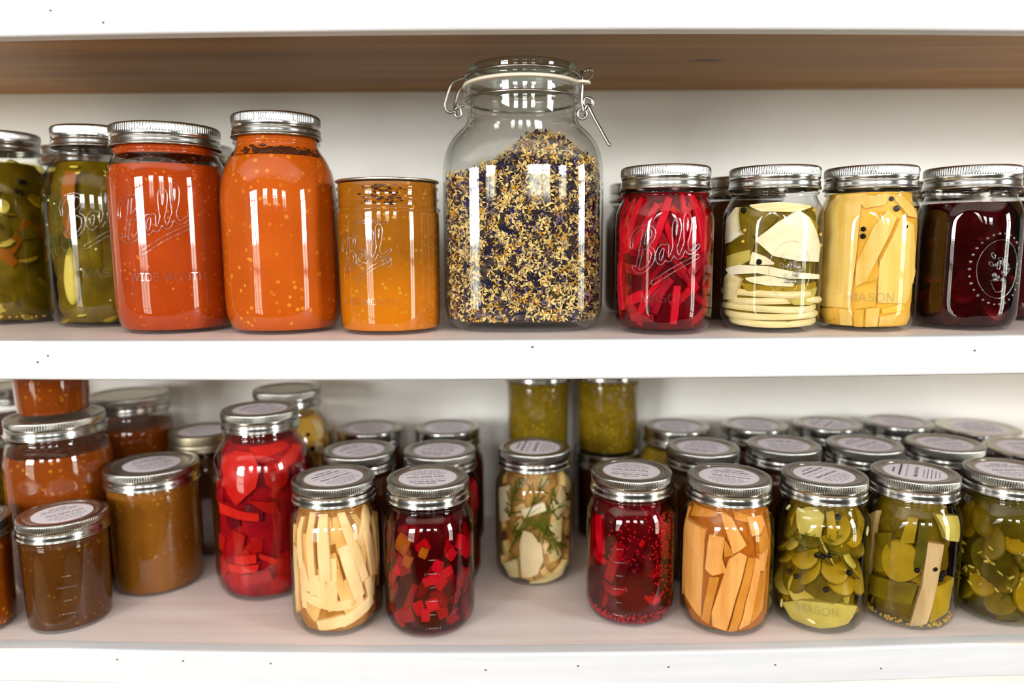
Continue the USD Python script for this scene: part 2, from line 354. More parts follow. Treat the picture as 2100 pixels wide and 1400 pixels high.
# ------------------------------------------------------------------ jar types: outer glass outlines
def neck(zb, rn, rim, thread=True):
    """Neck outline from the shoulder's end zb up to the rim, with the bead under the band."""
    return [(rn, zb), (rn - .3, zb + 1.0), (rn + 1.4, zb + 1.6), (rn + 1.9, zb + 2.6), (rn + 1.3, zb + 3.6), (rn - .4, zb + 4.2), (rn - .6, rim)]
TYPES = {
 'pint': dict(base=[(0, 2.6), (24, 2.6), (28, 1.0), (30.2, 0), (32.5, .5), (35.5, 3), (38.3, 8), (39.9, 14), (40.5, 21), (40.5, 30), (40.5, 60), (40.5, 82), (40.2, 89), (39.0, 96), (36.8, 101.5), (34.6, 105.5), (33.4, 108)], neck=(108.5, 33.4, 130.5), H=132, band=(113.8, 35.5), panel=(38.9, (0, 90, 180, 270)), zmax=107),
 'quart': dict(base=[(0, 3), (30, 3), (34, 1.2), (37, 0), (39.5, .6), (43.2, 4), (46.2, 11), (47.4, 18), (47.8, 26), (47.8, 60), (47.8, 104), (47.5, 112), (46.6, 121), (44.4, 131), (41.0, 139.5), (37.0, 146), (34.3, 150), (33.5, 152)], neck=(152.8, 33.4, 175.5), H=177.5, band=(158.8, 35.5), panel=(46.6, (45, 135, 225, 315)), zmax=151),
 'wide_quart': dict(base=[(0, 3), (30, 3), (34, 1.2), (37.5, 0), (40, .6), (43.2, 4), (45.8, 11), (47.1, 18), (47.5, 26), (47.5, 60), (47.5, 118), (47.2, 127), (46.0, 135), (43.6, 141), (41.4, 144.5), (40.6, 146.5)], neck=(147, 40.5, 168), H=170, band=(152.2, 43.0), panel=None, zmax=145),
 'wide_pint': dict(base=[(0, 3), (30, 3), (34, 1.2), (36.6, 0), (38.6, .5), (40.4, 3), (41.3, 8), (41.7, 15), (42.0, 40), (42.3, 70), (42.3, 92), (42.0, 97.5)], neck=None, H=124, band=(106, 43.0), panel=None, zmax=97),
 'jelly': dict(base=[(0, 2.5), (24, 2.5), (28, 1), (30.5, 0), (32.0, .5), (33.0, 3), (33.4, 8), (33.8, 30), (34.3, 60), (34.6, 74), (34.2, 77)], neck=(77.5, 33.6, 97), H=98.5, band=(82.2, 35.8), panel=None, zmax=76),
 'wide_jelly': dict(base=[(0, 2.5), (28, 2.5), (33, 1), (37.0, 0), (38.8, .5), (40.2, 3), (40.8, 8), (41.3, 30), (41.8, 70), (42.0, 92), (41.6, 97)], neck=(97.5, 40.8, 119), H=121, band=(103.6, 43.2), panel=None, zmax=96),
 'small_jelly': dict(base=[(0, 2.5), (22, 2.5), (26, 1), (28.6, 0), (29.8, .5), (30.4, 3), (31, 8), (31.8, 22), (32.4, 33), (32.2, 36)], neck=(36.4, 31.8, 53), H=55, band=(40, 33.6), panel=None, zmax=35),
}
WP_NECK = [(42.0, 97.5), (42.9, 98.6), (43.3, 99.8), (42.8, 101), (41.2, 101.9), (40.7, 103), (40.7, 106.3), (41.6, 107.2), (42.3, 108.2), (41.6, 109.2), (40.7, 110), (40.7, 115), (41.5, 116), (42.0, 117), (41.4, 118), (40.6, 119), (40.4, 121.8)]
class Jar:
    def __init__(s, kind):
        d = TYPES[kind]; s.kind, s.H, s.band, s.zmax = kind, d['H'], d['band'], d['zmax']
        s.body = chaikin(d['base'], 2)
        s.neck = np.array(WP_NECK) if kind == 'wide_pint' else chaikin(neck(*d['neck']), 1)
        s.panel = d['panel']; s.R = max(p[0] for p in d['base'])
        k = int(np.argmin(s.body[:, 1])); up = np.vstack([s.body[k:], s.neck]); o = np.argsort(up[:, 1], kind='stable'); s.up = up[o]
    def rz(s, z): return np.interp(z, s.up[:, 1], s.up[:, 0])
    def rs(s, phi, z):
        r = s.rz(z) * np.ones_like(phi)
        if s.panel:
            D, angs = s.panel
            for a in angs:
                d = (phi - math.radians(a) + np.pi) % (2 * np.pi) - np.pi
                lim = D / np.cos(np.clip(d, -1.2, 1.2)); k = 0.12
                mn, df = np.minimum(r, lim), np.abs(r - lim); r = mn - k * np.log1p(np.exp(-df / k)) + k * np.log(2) * np.exp(-df / k) * 0
        return r
    def glass(s, n):
        key = (s.kind, n)
        if key not in CACHE:
            rm = lambda a, r, z: np.where(r < 20, r, s.rs(a, z) + (r - s.rz(z)))
            pr = list(s.body)
            k = int(np.argmin(s.body[:, 1]))
            rows = [ring(r, z, n) if i < k else ring(r, z, n, lambda a, r, z: s.rs(a, z)) for i, (r, z) in enumerate(pr)]
            # extra rows along the straight wall so that panels bend evenly
            rows += [ring(r, z, n) for r, z in s.neck]
            top = s.neck[-1]; rows += [ring(top[0] - .8, top[1] + .6, n), ring(top[0] - 2.6, top[1] + .6, n), ring(top[0] - 3.0, top[1] - 1.5, n), ring(top[0] - 3.0, top[1] - 8, n)]
            CACHE[key] = grid(rows)
        return CACHE[key]
    def fill(s, level, inset=0.8, n=72, bottom=3.2):
        """A body of food or liquid that fills the glass up to the level."""
        zs = np.unique(np.concatenate([[bottom + .2, bottom + 1.2, bottom + 3, bottom + 6, bottom + 10], np.linspace(bottom + 14, level - 1, 14), [level - .3]]))
        zs = zs[zs < level]
        rows = [ring(0, bottom, n), ring(max(s.rz(bottom + .2) - inset - 3, 5), bottom, n)]
        rows += [ring(1, z, n, lambda a, r, zz: s.rs(a, zz) - inset) for z in zs]
        e = s.rz(level) - inset
        rows += [ring(e - .5, level, n), ring(e * .5, level, n), ring(0, level, n)]
        return grid(rows)
    def wrap(s, v, phi, z, tilt=0.0, inset=1.8, lean=0.0):
        c, q = math.cos(tilt), math.sin(tilt)
        x = v[:, 0] * c + v[:, 2] * q; zz = z - v[:, 0] * q + v[:, 2] * c
        zz = np.clip(zz, 3.6, s.zmax + 3)
        rad = s.rs(np.full(len(v), phi) + x / s.R, zz) - inset
        a = phi + x / s.R
        rad = rad - v[:, 1] - lean * (zz - z)
        return np.column_stack([rad * np.sin(a), -rad * np.cos(a), zz])
CACHE = {}

# ------------------------------------------------------------------ lids
def band_geo(zb, R, H, hi):
    key = ('band', R, H, hi)
    if key not in CACHE:
        n = 480 if hi else 120
        h = H - zb; d = R - 35.5
        sc = h / 18.0
        pr = [(34.4 + d, 0.2), (35.9 + d, 0), (36.5 + d, .5), (36.6 + d, 1.2), (36.1 + d, 1.9), (35.75 + d, 2.6), (35.65 + d, 4.5), (35.6 + d, 6.2), (35.0 + d, 7.0), (34.9 + d, 7.7), (35.4 + d, 8.6),
              (35.55 + d, 9.4), (35.4 + d, 10.2), (35.5 + d, 10.8), (35.6 + d, 11.6), (35.6 + d, 14.0), (35.6 + d, 16.0), (35.3 + d, 16.9), (34.8 + d, 17.6), (33.9 + d, 18), (31.5 + d, 18), (29.6 + d, 17.8), (29.1 + d, 17.5), (29.0 + d, 16.9)]
        def rm(a, r, z):
            zz = (z - zb) / sc
            amp = 0.42 * np.clip((zz - 10.6) / .8, 0, 1) * np.clip((16.9 - zz) / .9, 0, 1)
            return r + amp * (np.abs(((a * 120 / (2 * np.pi)) % 1) * 2 - 1) * 1.6 - 1.0).clip(-1, .45) if hi else r
        CACHE[key] = grid([ring(r, zb + z * sc, n, rm) for r, z in pr])
    return CACHE[key]
def disc_geo(R, H):
    key = ('disc', R, H)
    if key not in CACHE:
        d = R - 35.5
        CACHE[key] = lathe([(0, H - 1.5), (20, H - 1.5), (25.6 + d, H - 1.45), (26.4 + d, H - 1.1), (27.2 + d, H - .55), (28.0 + d, H - .5), (28.6 + d, H - .9), (29.4 + d, H - 1.1), (33 + d, H - 1.1), (33 + d, H - 2.0), (10, H - 2.0), (0, H - 2.0)], 64)[0:2]
        v, f = CACHE[key]; CACHE[key] = tri((v, f[:, ::-1]), 40)
    return CACHE[key]
def flat_disc(r, z, t=0.15, n=48):
    return grid([ring(0, z - t, n), ring(r, z - t, n), ring(r, z - t, n), ring(r, z, n), ring(r, z, n), ring(0, z, n)])
def print_geo(r, z, variant=0):
    key = ('print', r, z, variant)
    if key not in CACHE:
        g = []; rr = np.random.default_rng(variant + 3)
        t = meshkit.text_mesh('New Earth Farm', r * 0.125, 0.05, bold=True); v = np.array(t.vertices)
        v[:, 0] -= v[:, 0].mean(); v[:, 1] += -r * .10; g.append((v, np.array(t.faces), None))
        for row, hh, ww in ((.66, .11, .45), (.45, .13, .95), (.24, .05, 1.05), (-.28, .05, .8), (-.40, .05, 1.0), (-.52, .05, .9), (-.64, .05, .7), (-.76, .045, .5)):
            x = -ww * r / 2 * 1.25
            while x < ww * r / 2 * 1.25:
                w = r * rr.uniform(.06, .2) * (1 + (hh > .1)); k = hh * .5
                b = trimesh.creation.box(bounds=[[x, row * r - k * r * .5, 0], [x + w, row * r + k * r * .5, .05]]); g.append((np.array(b.vertices), np.array(b.faces), None)); x += w + r * .04
        v, f, _ = merge(g); v[:, 2] += z
        CACHE[key] = (v, f)
    return CACHE[key]

# ------------------------------------------------------------------ raised lettering on glass
SCRIPT = [[(0.0, .62), (.03, .82), (.22, .98), (.5, 1.0), (.7, .88), (.66, .68), (.46, .56), (.30, .53), (.5, .52), (.66, .38), (.6, .14), (.38, .0), (.16, .02), (.05, .14)],
          [(.47, .98), (.36, .6), (.22, .2), (.14, .02)],
          [(1.03, .40), (.92, .46), (.80, .34), (.78, .16), (.88, .08), (.98, .2), (1.06, .44), (1.03, .2), (1.1, .1), (1.2, .22)],
          [(1.2, .22), (1.36, .55), (1.43, .85), (1.36, .98), (1.28, .82), (1.27, .38), (1.32, .14), (1.42, .13), (1.52, .28)],
          [(1.52, .28), (1.68, .6), (1.75, .92), (1.68, 1.05), (1.60, .88), (1.59, .42), (1.64, .2), (1.78, .16), (2.0, .26)],
          [(1.95, .02), (1.3, -.12), (.62, -.34)]]
def script_lines(w):
    """The jar's cursive word with its underline stroke, as the outlines of thick pen strokes."""
    s = w / 2.0; g = []
    for k, st in enumerate(SCRIPT):
        p = catmull(st, 7); a = math.radians(13)
        p = (p - [1.0, .4]) * s * [1, 1.15]; p[:, 0] += 0.16 * p[:, 1]
        p = np.column_stack([p[:, 0] * math.cos(a) - p[:, 1] * math.sin(a), p[:, 0] * math.sin(a) + p[:, 1] * math.cos(a)])
        g.append(LineString(p).buffer(w * .026 if k < 5 else w * .030))
    u = unary_union(g).simplify(.12); out = []
    for poly in getattr(u, 'geoms', [u]):
        for r_ in [poly.exterior, *poly.interiors]:
            if r_.length < 3: continue
            n_ = max(8, int(r_.length / 1.1)); out.append(np.array([r_.interpolate(i / n_, normalized=True).coords[0] for i in range(n_)]))
    return out
def raise_lines(j, lines, phi, z, r=0.55):
    g = []
    for p in lines:
        a = phi + p[:, 0] / j.R; zz = z + p[:, 1]; rad = j.rs(a, zz) + .05
        g.append(tube(np.column_stack([rad * np.sin(a), -rad * np.cos(a), zz]), r, 5, closed=True))
    return merge(g)
def raise_text(j, text, h, phi, z, depth=.55, bold=False):
    t = meshkit.text_mesh(text, h, depth, bold=bold); v = np.array(t.vertices); v[:, 0] -= (v[:, 0].min() + v[:, 0].max()) / 2
    a = phi + v[:, 0] / j.R; zz = z + v[:, 1]; rad = j.rs(a, zz) + v[:, 2] - .1
    return tri((np.column_stack([rad * np.sin(a), -rad * np.cos(a), zz]), np.array(t.faces)), 30)
def raise_dashes(j, phi, zs, w=9.0):
    g = []
    for i, z in enumerate(zs):
        ww = w * (1.0 if i % 2 == 0 else .6)
        p = np.column_stack([np.linspace(-ww / 2, ww / 2, 6), np.zeros(6)])
        a = phi + p[:, 0] / j.R; rad = j.rs(a, np.full(6, z)) + .1
        g.append(tube(np.column_stack([rad * np.sin(a), -rad * np.cos(a), np.full(6, z)]), .55, 5))
        if i % 2 == 0:
            for sx in (-1, 1):
                b = phi + sx * (ww / 2 + 1.6) / j.R; q = np.array([[b, z - 1.2], [b, z + 1.2]]); rr = j.rs(q[:, 0], q[:, 1]) + .1
                g.append(tube(np.column_stack([rr * np.sin(q[:, 0]), -rr * np.cos(q[:, 0]), q[:, 1]]), .5, 5))
    return merge(g)
def ellipse(a, b, n=60):
    t = np.linspace(0, 2 * np.pi, n, endpoint=False); return np.column_stack([a * np.cos(t), b * np.sin(t)])
def raise_emblem(j, phi, z, dense=True):
    """Oval medallion with a bowl of fruit, leaves and a beaded wreath."""
    lines = [ellipse(17, 23)]
    rr = np.random.default_rng(5); bumps = []
    for i in range(15):
        bumps.append((rr.uniform(-8, 8), rr.uniform(-9, 5), rr.uniform(1.3, 2.3)))
    for k in range(8):
        x0, z0_, d = rr.uniform(-9, 9), rr.uniform(-4, 12), rr.uniform(.3, 2.8); L = rr.uniform(4, 7)
        t = np.linspace(0, 1, 8); wd = np.sin(np.pi * t) * 1.3
        cx, cz = x0 + L * t * math.cos(d), z0_ + L * t * math.sin(d)
        nx, nz = -math.sin(d), math.cos(d)
        lines.append(np.vstack([np.column_stack([cx + wd * nx, cz + wd * nz]), np.column_stack([cx - wd * nx, cz - wd * nz])[::-1][1:-1]]))
    lines.append(np.array([(-7, -9), (7, -9), (4, -15), (2, -18), (-2, -18), (-4, -15)]))
    g = [raise_lines(j, lines, phi, z, .4)]
    if dense:
        for t in np.linspace(0, 2 * np.pi, 30, endpoint=False):
            bumps.append((22 * math.cos(t), 28 * math.sin(t), 1.0 + .4 * rr.random()))
    for x, zz, r_ in bumps:
        v, f = ball(r_, 1, .6, 1); a = phi + (x) / j.R; rad = float(j.rs(np.array([a]), np.array([z + zz]))[0])
        v = rot(v, 0, 0, a) + [rad * math.sin(a), -rad * math.cos(a), z + zz]; g.append(soft(v, f))
    return merge(g)

# ------------------------------------------------------------------ a jar of preserves
def jar(name, label, kind, X, Y, base, contents, hi=True, band=True, paper=None, group=None, spin=0.0, emboss=(), dull=False, variant=0, paper_r=25.2):
    az = math.degrees(math.atan2(X, Y))
    t = thing(name, label, 'jar', (X * MM, Y * MM, base), -az + spin, group)
    j = Jar(kind); j.path = t; j.hi = hi; j.spin = math.radians(spin)
    contents(j)
    gp = put(t, 'glass_body', j.glass(96 if hi else 48), M['glass'])
    for nm, g in emboss:
        put(gp, nm, g(j), M['emboss'])
    zb, R = j.band
    put(t, 'lid_disc', disc_geo(R, j.H) if band else bare_disc(j.H), M['disc'])
    if band: put(t, 'screw_band', band_geo(zb, R, j.H, hi), M['old_metal'] if dull else M['metal'])
    if paper is not None:
        pz = j.H - 1.3 if band else j.H - .42
        pp = put(t, 'paper_label', flat_disc(paper_r, pz), M['paper'])
        v, f = print_geo(paper_r, pz + .02, variant); a = math.radians(paper)
        v = np.column_stack([v[:, 0] * math.cos(a) - v[:, 1] * math.sin(a), v[:, 0] * math.sin(a) + v[:, 1] * math.cos(a), v[:, 2]])
        put(pp, 'label_print', (v, f), M['ink'])
    return j
def bare_disc(H):
    v, f, _ = lathe([(0, H - 1.6), (38, H - 1.9), (42.0, H - 1.9), (42.5, H - 1.4), (42.4, H - .6), (41.5, H - .1), (39.5, H), (36.5, H), (35.5, H - .5), (30, H - .6), (0, H - .6)], 96)
    return tri((v, f), 40)

# contents -----------------------------------------------------------
def phi_of(u): return np.arcsin(np.clip(u, -.99, .99))
class View:
    """Where a mark measured across (as a fraction of the half width) and up the jar lies on its wall."""
    def __init__(s, j, cx, rpx, by, k): s.j, s.cx, s.r, s.by, s.k = j, cx, rpx, by, k
    def at(s, x, y): return phi_of((np.asarray(x, float) - s.cx) / s.r), (s.by - np.asarray(y, float)) * s.k
    def slab(s, pts, t, material, name, inset=1.6, size=7.0, lab=None):
        p = np.asarray(pts, float); a, z = s.at(p[:, 0], p[:, 1])
        P = Polygon(np.column_stack([a * s.j.R, z])).buffer(0).buffer(-.8).buffer(.8, quad_segs=2)
        if P.is_empty: return
        P = max(getattr(P, 'geoms', [P]), key=lambda q: q.area)
        e = trimesh.creation.extrude_polygon(P, t, engine='earcut')
        v, f = trimesh.remesh.subdivide_to_size(e.vertices, e.faces, size)
        v = np.column_stack([v[:, 0], t - v[:, 2], v[:, 1]])      # y = depth behind the glass
        v = v + np.column_stack([np.zeros(len(v)), (meshkit.fbm(v * .09 + s.cx, 2) - .5) * 1.6, np.zeros(len(v))])
        edge = np.abs(v[:, 1] - t / 2) > 9
        w = s.j.wrap(v, 0.0, 0.0, 0.0, inset)
        put(s.j.path, name, tri((w, f), 50), material, lab)
    def stick(s, x0, y0, x1, y1, w, t, material, name, inset=1.6, lab=None):
        a, z = s.at([x0, x1], [y0, y1]); d = np.array([(a[1] - a[0]) * s.j.R, z[1] - z[0]]); L = np.hypot(*d)
        v, f = rbox(w, t, L, jit=1.2)
        tilt = math.atan2(d[0], d[1])
        put(s.j.path, name, tri((s.j.wrap(v, float(a.mean()), float(z.mean()), tilt, inset), f), 45), material, lab)
    def dot(s, x, y, r, material, name, inset=1.2, sz=(1, 1, 1), ang=0):
        a, z = s.at(x, y); v, f = ball(r, *sz); v = rot(v, 0, ang, 0)
        rad = float(s.j.rs(np.array([a]), np.array([z]))[0]) - inset - r * .8
        put(s.j.path, name, soft(rot(v, 0, 0, float(a)) + [rad * math.sin(a), -rad * math.cos(a), float(z)], f), material)

def core(j, level, frac, material, name='packed_filling', lump=2.0):
    v, f, _ = j.fill(level, 1.0, 56, 4.0)
    k = (meshkit.fbm(v * .11 + 9, 2)[:, None] - .5) * 2 * lump
    r = np.hypot(v[:, 0], v[:, 1])[:, None]; v = v.copy(); v[:, :2] *= np.where(r > 1, np.maximum(r * frac + k, .2) / np.maximum(r, 1e-6), 1)
    put(j.path, name, soft(v, f), material)
def strips(j, n, material, name, w=(6, 9), L=(35, 60), t=(4, 6), z=(8, 100), tilt=.25, inset=(1.6, 4.5), phi=(-1.9, 1.9), rnd=None):
    rnd = rnd or rng; mats = material if isinstance(material, (list, tuple)) else [material]
    ph = np.linspace(phi[0], phi[1], n) + rnd.uniform(-.12, .12, n); rnd.shuffle(ph)
    for i in range(n):
        ll = rnd.uniform(*L); tl = rnd.normal(0, tilt); ex = abs(math.cos(tl)) * ll / 2 + abs(math.sin(tl)) * 3
        zz = rnd.uniform(z[0] + min(ex, (z[1] - z[0]) / 2 - .5), z[1] - min(ex, (z[1] - z[0]) / 2 - .5))
        v, f = rbox(rnd.uniform(*w), rnd.uniform(*t), ll, jit=1.4)
        put(j.path, name, tri((j.wrap(v, ph[i], zz, tl, rnd.uniform(*inset)), f), 45), mats[i % len(mats)])
def chunks(j, n, material, name, size=(7, 12), z=(8, 100), inset=(1.6, 7), phi=(-1.9, 1.9), rnd=None, flat=.6):
    rnd = rnd or rng; mats = material if isinstance(material, (list, tuple)) else [material]
    for i in range(n):
        s_ = rnd.uniform(*size); v, f = rbox(s_, s_ * rnd.uniform(flat, .9), s_ * rnd.uniform(.8, 1.4), 2, 4, 1.0, jit=2.0)
        put(j.path, name, tri((j.wrap(v, rnd.uniform(*phi), rnd.uniform(*z), rnd.uniform(-1.5, 1.5), rnd.uniform(*inset)), f), 45), mats[i % len(mats)])
def rounds(j, n, material, name, R=(13, 19), t=(3.5, 5), z=(10, 98), phi=(-1.5, 1.5), inset=(2, 6), tiltx=(.1, 1.3), rnd=None, peel=None):
    """Cucumber rounds lying at all angles against the glass."""
    rnd = rnd or rng; mats = material if isinstance(material, (list, tuple)) else [material]
    for i in range(n):
        r_ = rnd.uniform(*R); v, f = disc(r_, rnd.uniform(*t), 22, 1.0)
        ax = rnd.uniform(*tiltx); v = rot(v, math.pi / 2 - ax, 0, 0); v = rot(v, 0, rnd.normal(0, .35), rnd.normal(0, .25))
        v[:, 1] -= v[:, 1].min()
        a = phi[0] + (phi[1] - phi[0]) * (i + .5) / n + rnd.normal(0, .15); zz = z[0] + (z[1] - z[0]) * ((i * .618) % 1)
        w_ = j.wrap(v, a, zz, 0, rnd.uniform(*inset))
        p_ = put(j.path, name, tri((w_, f), 40), mats[i % len(mats)])
        if peel is not None:      # the rind round the edge of the slice
            q_ = w_[3 * 22:5 * 22].reshape(2, 22, 3); c_ = w_.mean(0)
            rows = [c_ + (q_[0] - c_) * 1.0, c_ + (q_[0] - c_) * 1.02, c_ + (q_[1] - c_) * 1.02, c_ + (q_[1] - c_) * 1.0]
            put(p_, 'peel', grid(rows), peel)
def specks(j, n, r, material, name, z, phi=(-1.6, 1.6), inset=(.8, 2.2), sz=(1, 1, 1), rnd=None, kind=None, one=False):
    rnd = rnd or rng; g = []
    for i in range(n):
        a, zz = rnd.uniform(*phi), rnd.uniform(*z); v, f = ball(r * rnd.uniform(.8, 1.2), *sz, sub=0 if one else 1); v = rot(v, *rnd.uniform(0, 6, 3))
        rad = float(j.rs(np.array([a]), np.array([zz]))[0]) - rnd.uniform(*inset) - r
        q = soft(v + [rad * math.sin(a), -rad * math.cos(a), zz], f)
        if one: g.append(q)
        else: put(j.path, name, q, material)
    if one: put(j.path, name, merge(g), material, kind='stuff')
def liquid(j, level, material, name='brine', inset=.7):
    put(j.path, name, j.fill(level, inset), material)

# food materials
F = {}
F['tomato'] = sauce('tomato_sauce', '983403', 'a63c05', 'c2681c', 190, .17)
F['orange_sauce'] = sauce('orange_tomato_sauce', 'ae4a08', 'bb540a', 'd08426', 150, .20)
F['puree'] = sauce('amber_pepper_puree', '8a5006', '985a08', 'c08a26', 170, .20, 26, low='c06c06', z_split=(0.030, 0.066))  # brighter low colour stands for light shining through from behind
F['apple'] = sauce('brown_apple_butter', '452404', '522c06', '7a4c12', 150, .15)
F['apple_light'] = sauce('tan_apple_butter', '7c4a0e', '885414', 'a87224', 150, .16)
F['rust'] = sauce('rust_sauce', '783404', '883e06', 'b07018', 150, .20)
F['relish'] = sauce('olive_relish', '6e580a', '846a12', 'a08428', 220, .28, 60)
F['darkred'] = sauce('dark_red_preserve', '3a0c0c', '561214', '701a1a', 200, .15)
F['darkbrown'] = sauce('dark_brown_preserve', '3c1c08', '57290c', '6e3c14', 200, .15)
F['residue'] = flesh('dried_sauce_residue', '2c140a', '54280f', 300, .5)
F['beet1'] = flesh('red_beet', 'b00c22', 'd01a32', 50, .3)
F['beet2'] = flesh('deep_red_beet', '7a0818', 'a81024', 50, .3)
F['beet3'] = flesh('dark_beet', '4a0612', '6d0a1c', 50, .3)
F['radish1'] = flesh('bright_red_radish', 'b8140e', 'cc2a20', 40, .3)
F['radish2'] = flesh('scarlet_radish', '960a08', 'b01812', 40, .3)
F['turnip'] = flesh('cream_turnip', 'e6bc80', 'f2d4a2', 45, .35, stretch=(1, 1, .5))
F['turnip2'] = flesh('golden_turnip', 'cf9f58', 'e4bf80', 45, .35)
F['squash1'] = flesh('yellow_squash', 'e0b450', 'ecca78', 50, .32, stretch=(3, 3, .3))
F['squash2'] = flesh('golden_squash', 'dca52c', 'ecc052', 50, .32)
F['melon'] = flesh('pale_orange_melon', 'd89246', 'e8aa62', 50, .3, stretch=(3, 3, .3))
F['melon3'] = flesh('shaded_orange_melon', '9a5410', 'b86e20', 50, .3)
F['turnip3'] = flesh('amber_turnip', '96642a', 'b88444', 45, .35)
F['melon2'] = flesh('orange_melon', 'c47c26', 'd4903c', 50, .3)
F['pickle1'] = flesh('olive_yellow_pickle', '94780e', 'ac8e22', 60, .3)
F['pickle2'] = flesh('dark_olive_pickle', '5c4c08', '806c12', 60, .3)
F['pickle3'] = flesh('pale_green_pickle', 'b09c44', 'c6b45e', 60, .3)
F['pickle4'] = flesh('deep_green_pickle', '4a420a', '665c16', 60, .3)  # darkest pickle colour, also used for the rinds
F['onion'] = flesh('pale_onion', 'e6d8ac', 'f4ead0', 50, .3)
F['onion2'] = flesh('cream_cucumber_flesh', 'e0c888', 'efdfae', 60, .35, stretch=(1, 1, 6))
F['strip'] = flesh('beige_onion_strip', 'b39062', 'cbae80', 45, .35, stretch=(4, 4, .4))
F['garlic'] = flesh('garlic_clove', 'd8be8c', 'ead4a6', 40, .3)
F['garlic_y'] = flesh('yellowed_garlic', 'c4b04c', 'd8c66c', 40, .3)
F['rosemary'] = flesh('rosemary_needles', '4c5210', '74761e', 60, .4)
F['carrot'] = flesh('carrot', '8a4e08', '9c5c0e', 60, .3)
F['redseed'] = flesh('red_stained_seed', 'a80c1c', 'cc1c2c', 300, .3)
F['seed'] = flesh('cucumber_seed', 'd8cf90', 'ece4b4', 200, .3)
B = {}
B['green'] = brine_mat('yellow_green_brine', (0.82, 0.70, 0.05), 38.0)
B['olive'] = brine_mat('olive_brine', (0.76, 0.68, 0.05), 80.0)
B['pale'] = brine_mat('pale_brine', (0.95, 0.82, 0.42), 26.0)
B['amber'] = brine_mat('amber_brine', (0.90, 0.66, 0.10), 34.0)
B['red'] = brine_mat('red_beet_brine', (0.86, 0.06, 0.22), 190.0)
B['maroon'] = brine_mat('maroon_beet_brine', (0.74, 0.03, 0.14), 400.0)
B['deep'] = brine_mat('deep_maroon_brine', (0.66, 0.03, 0.10), 420.0)
B['crimson'] = brine_mat('crimson_brine', (0.84, 0.05, 0.20), 300.0)
B['tan'] = brine_mat('tan_brine', (0.93, 0.74, 0.34), 42.0)
B['scarlet'] = brine_mat('scarlet_brine', (0.93, 0.15, 0.15), 60.0)

def sauce_fill(key, level, name='sauce', **kw):
    return lambda j: put(j.path, name, j.fill(level, .7, 72 if j.hi else 48), F[key])

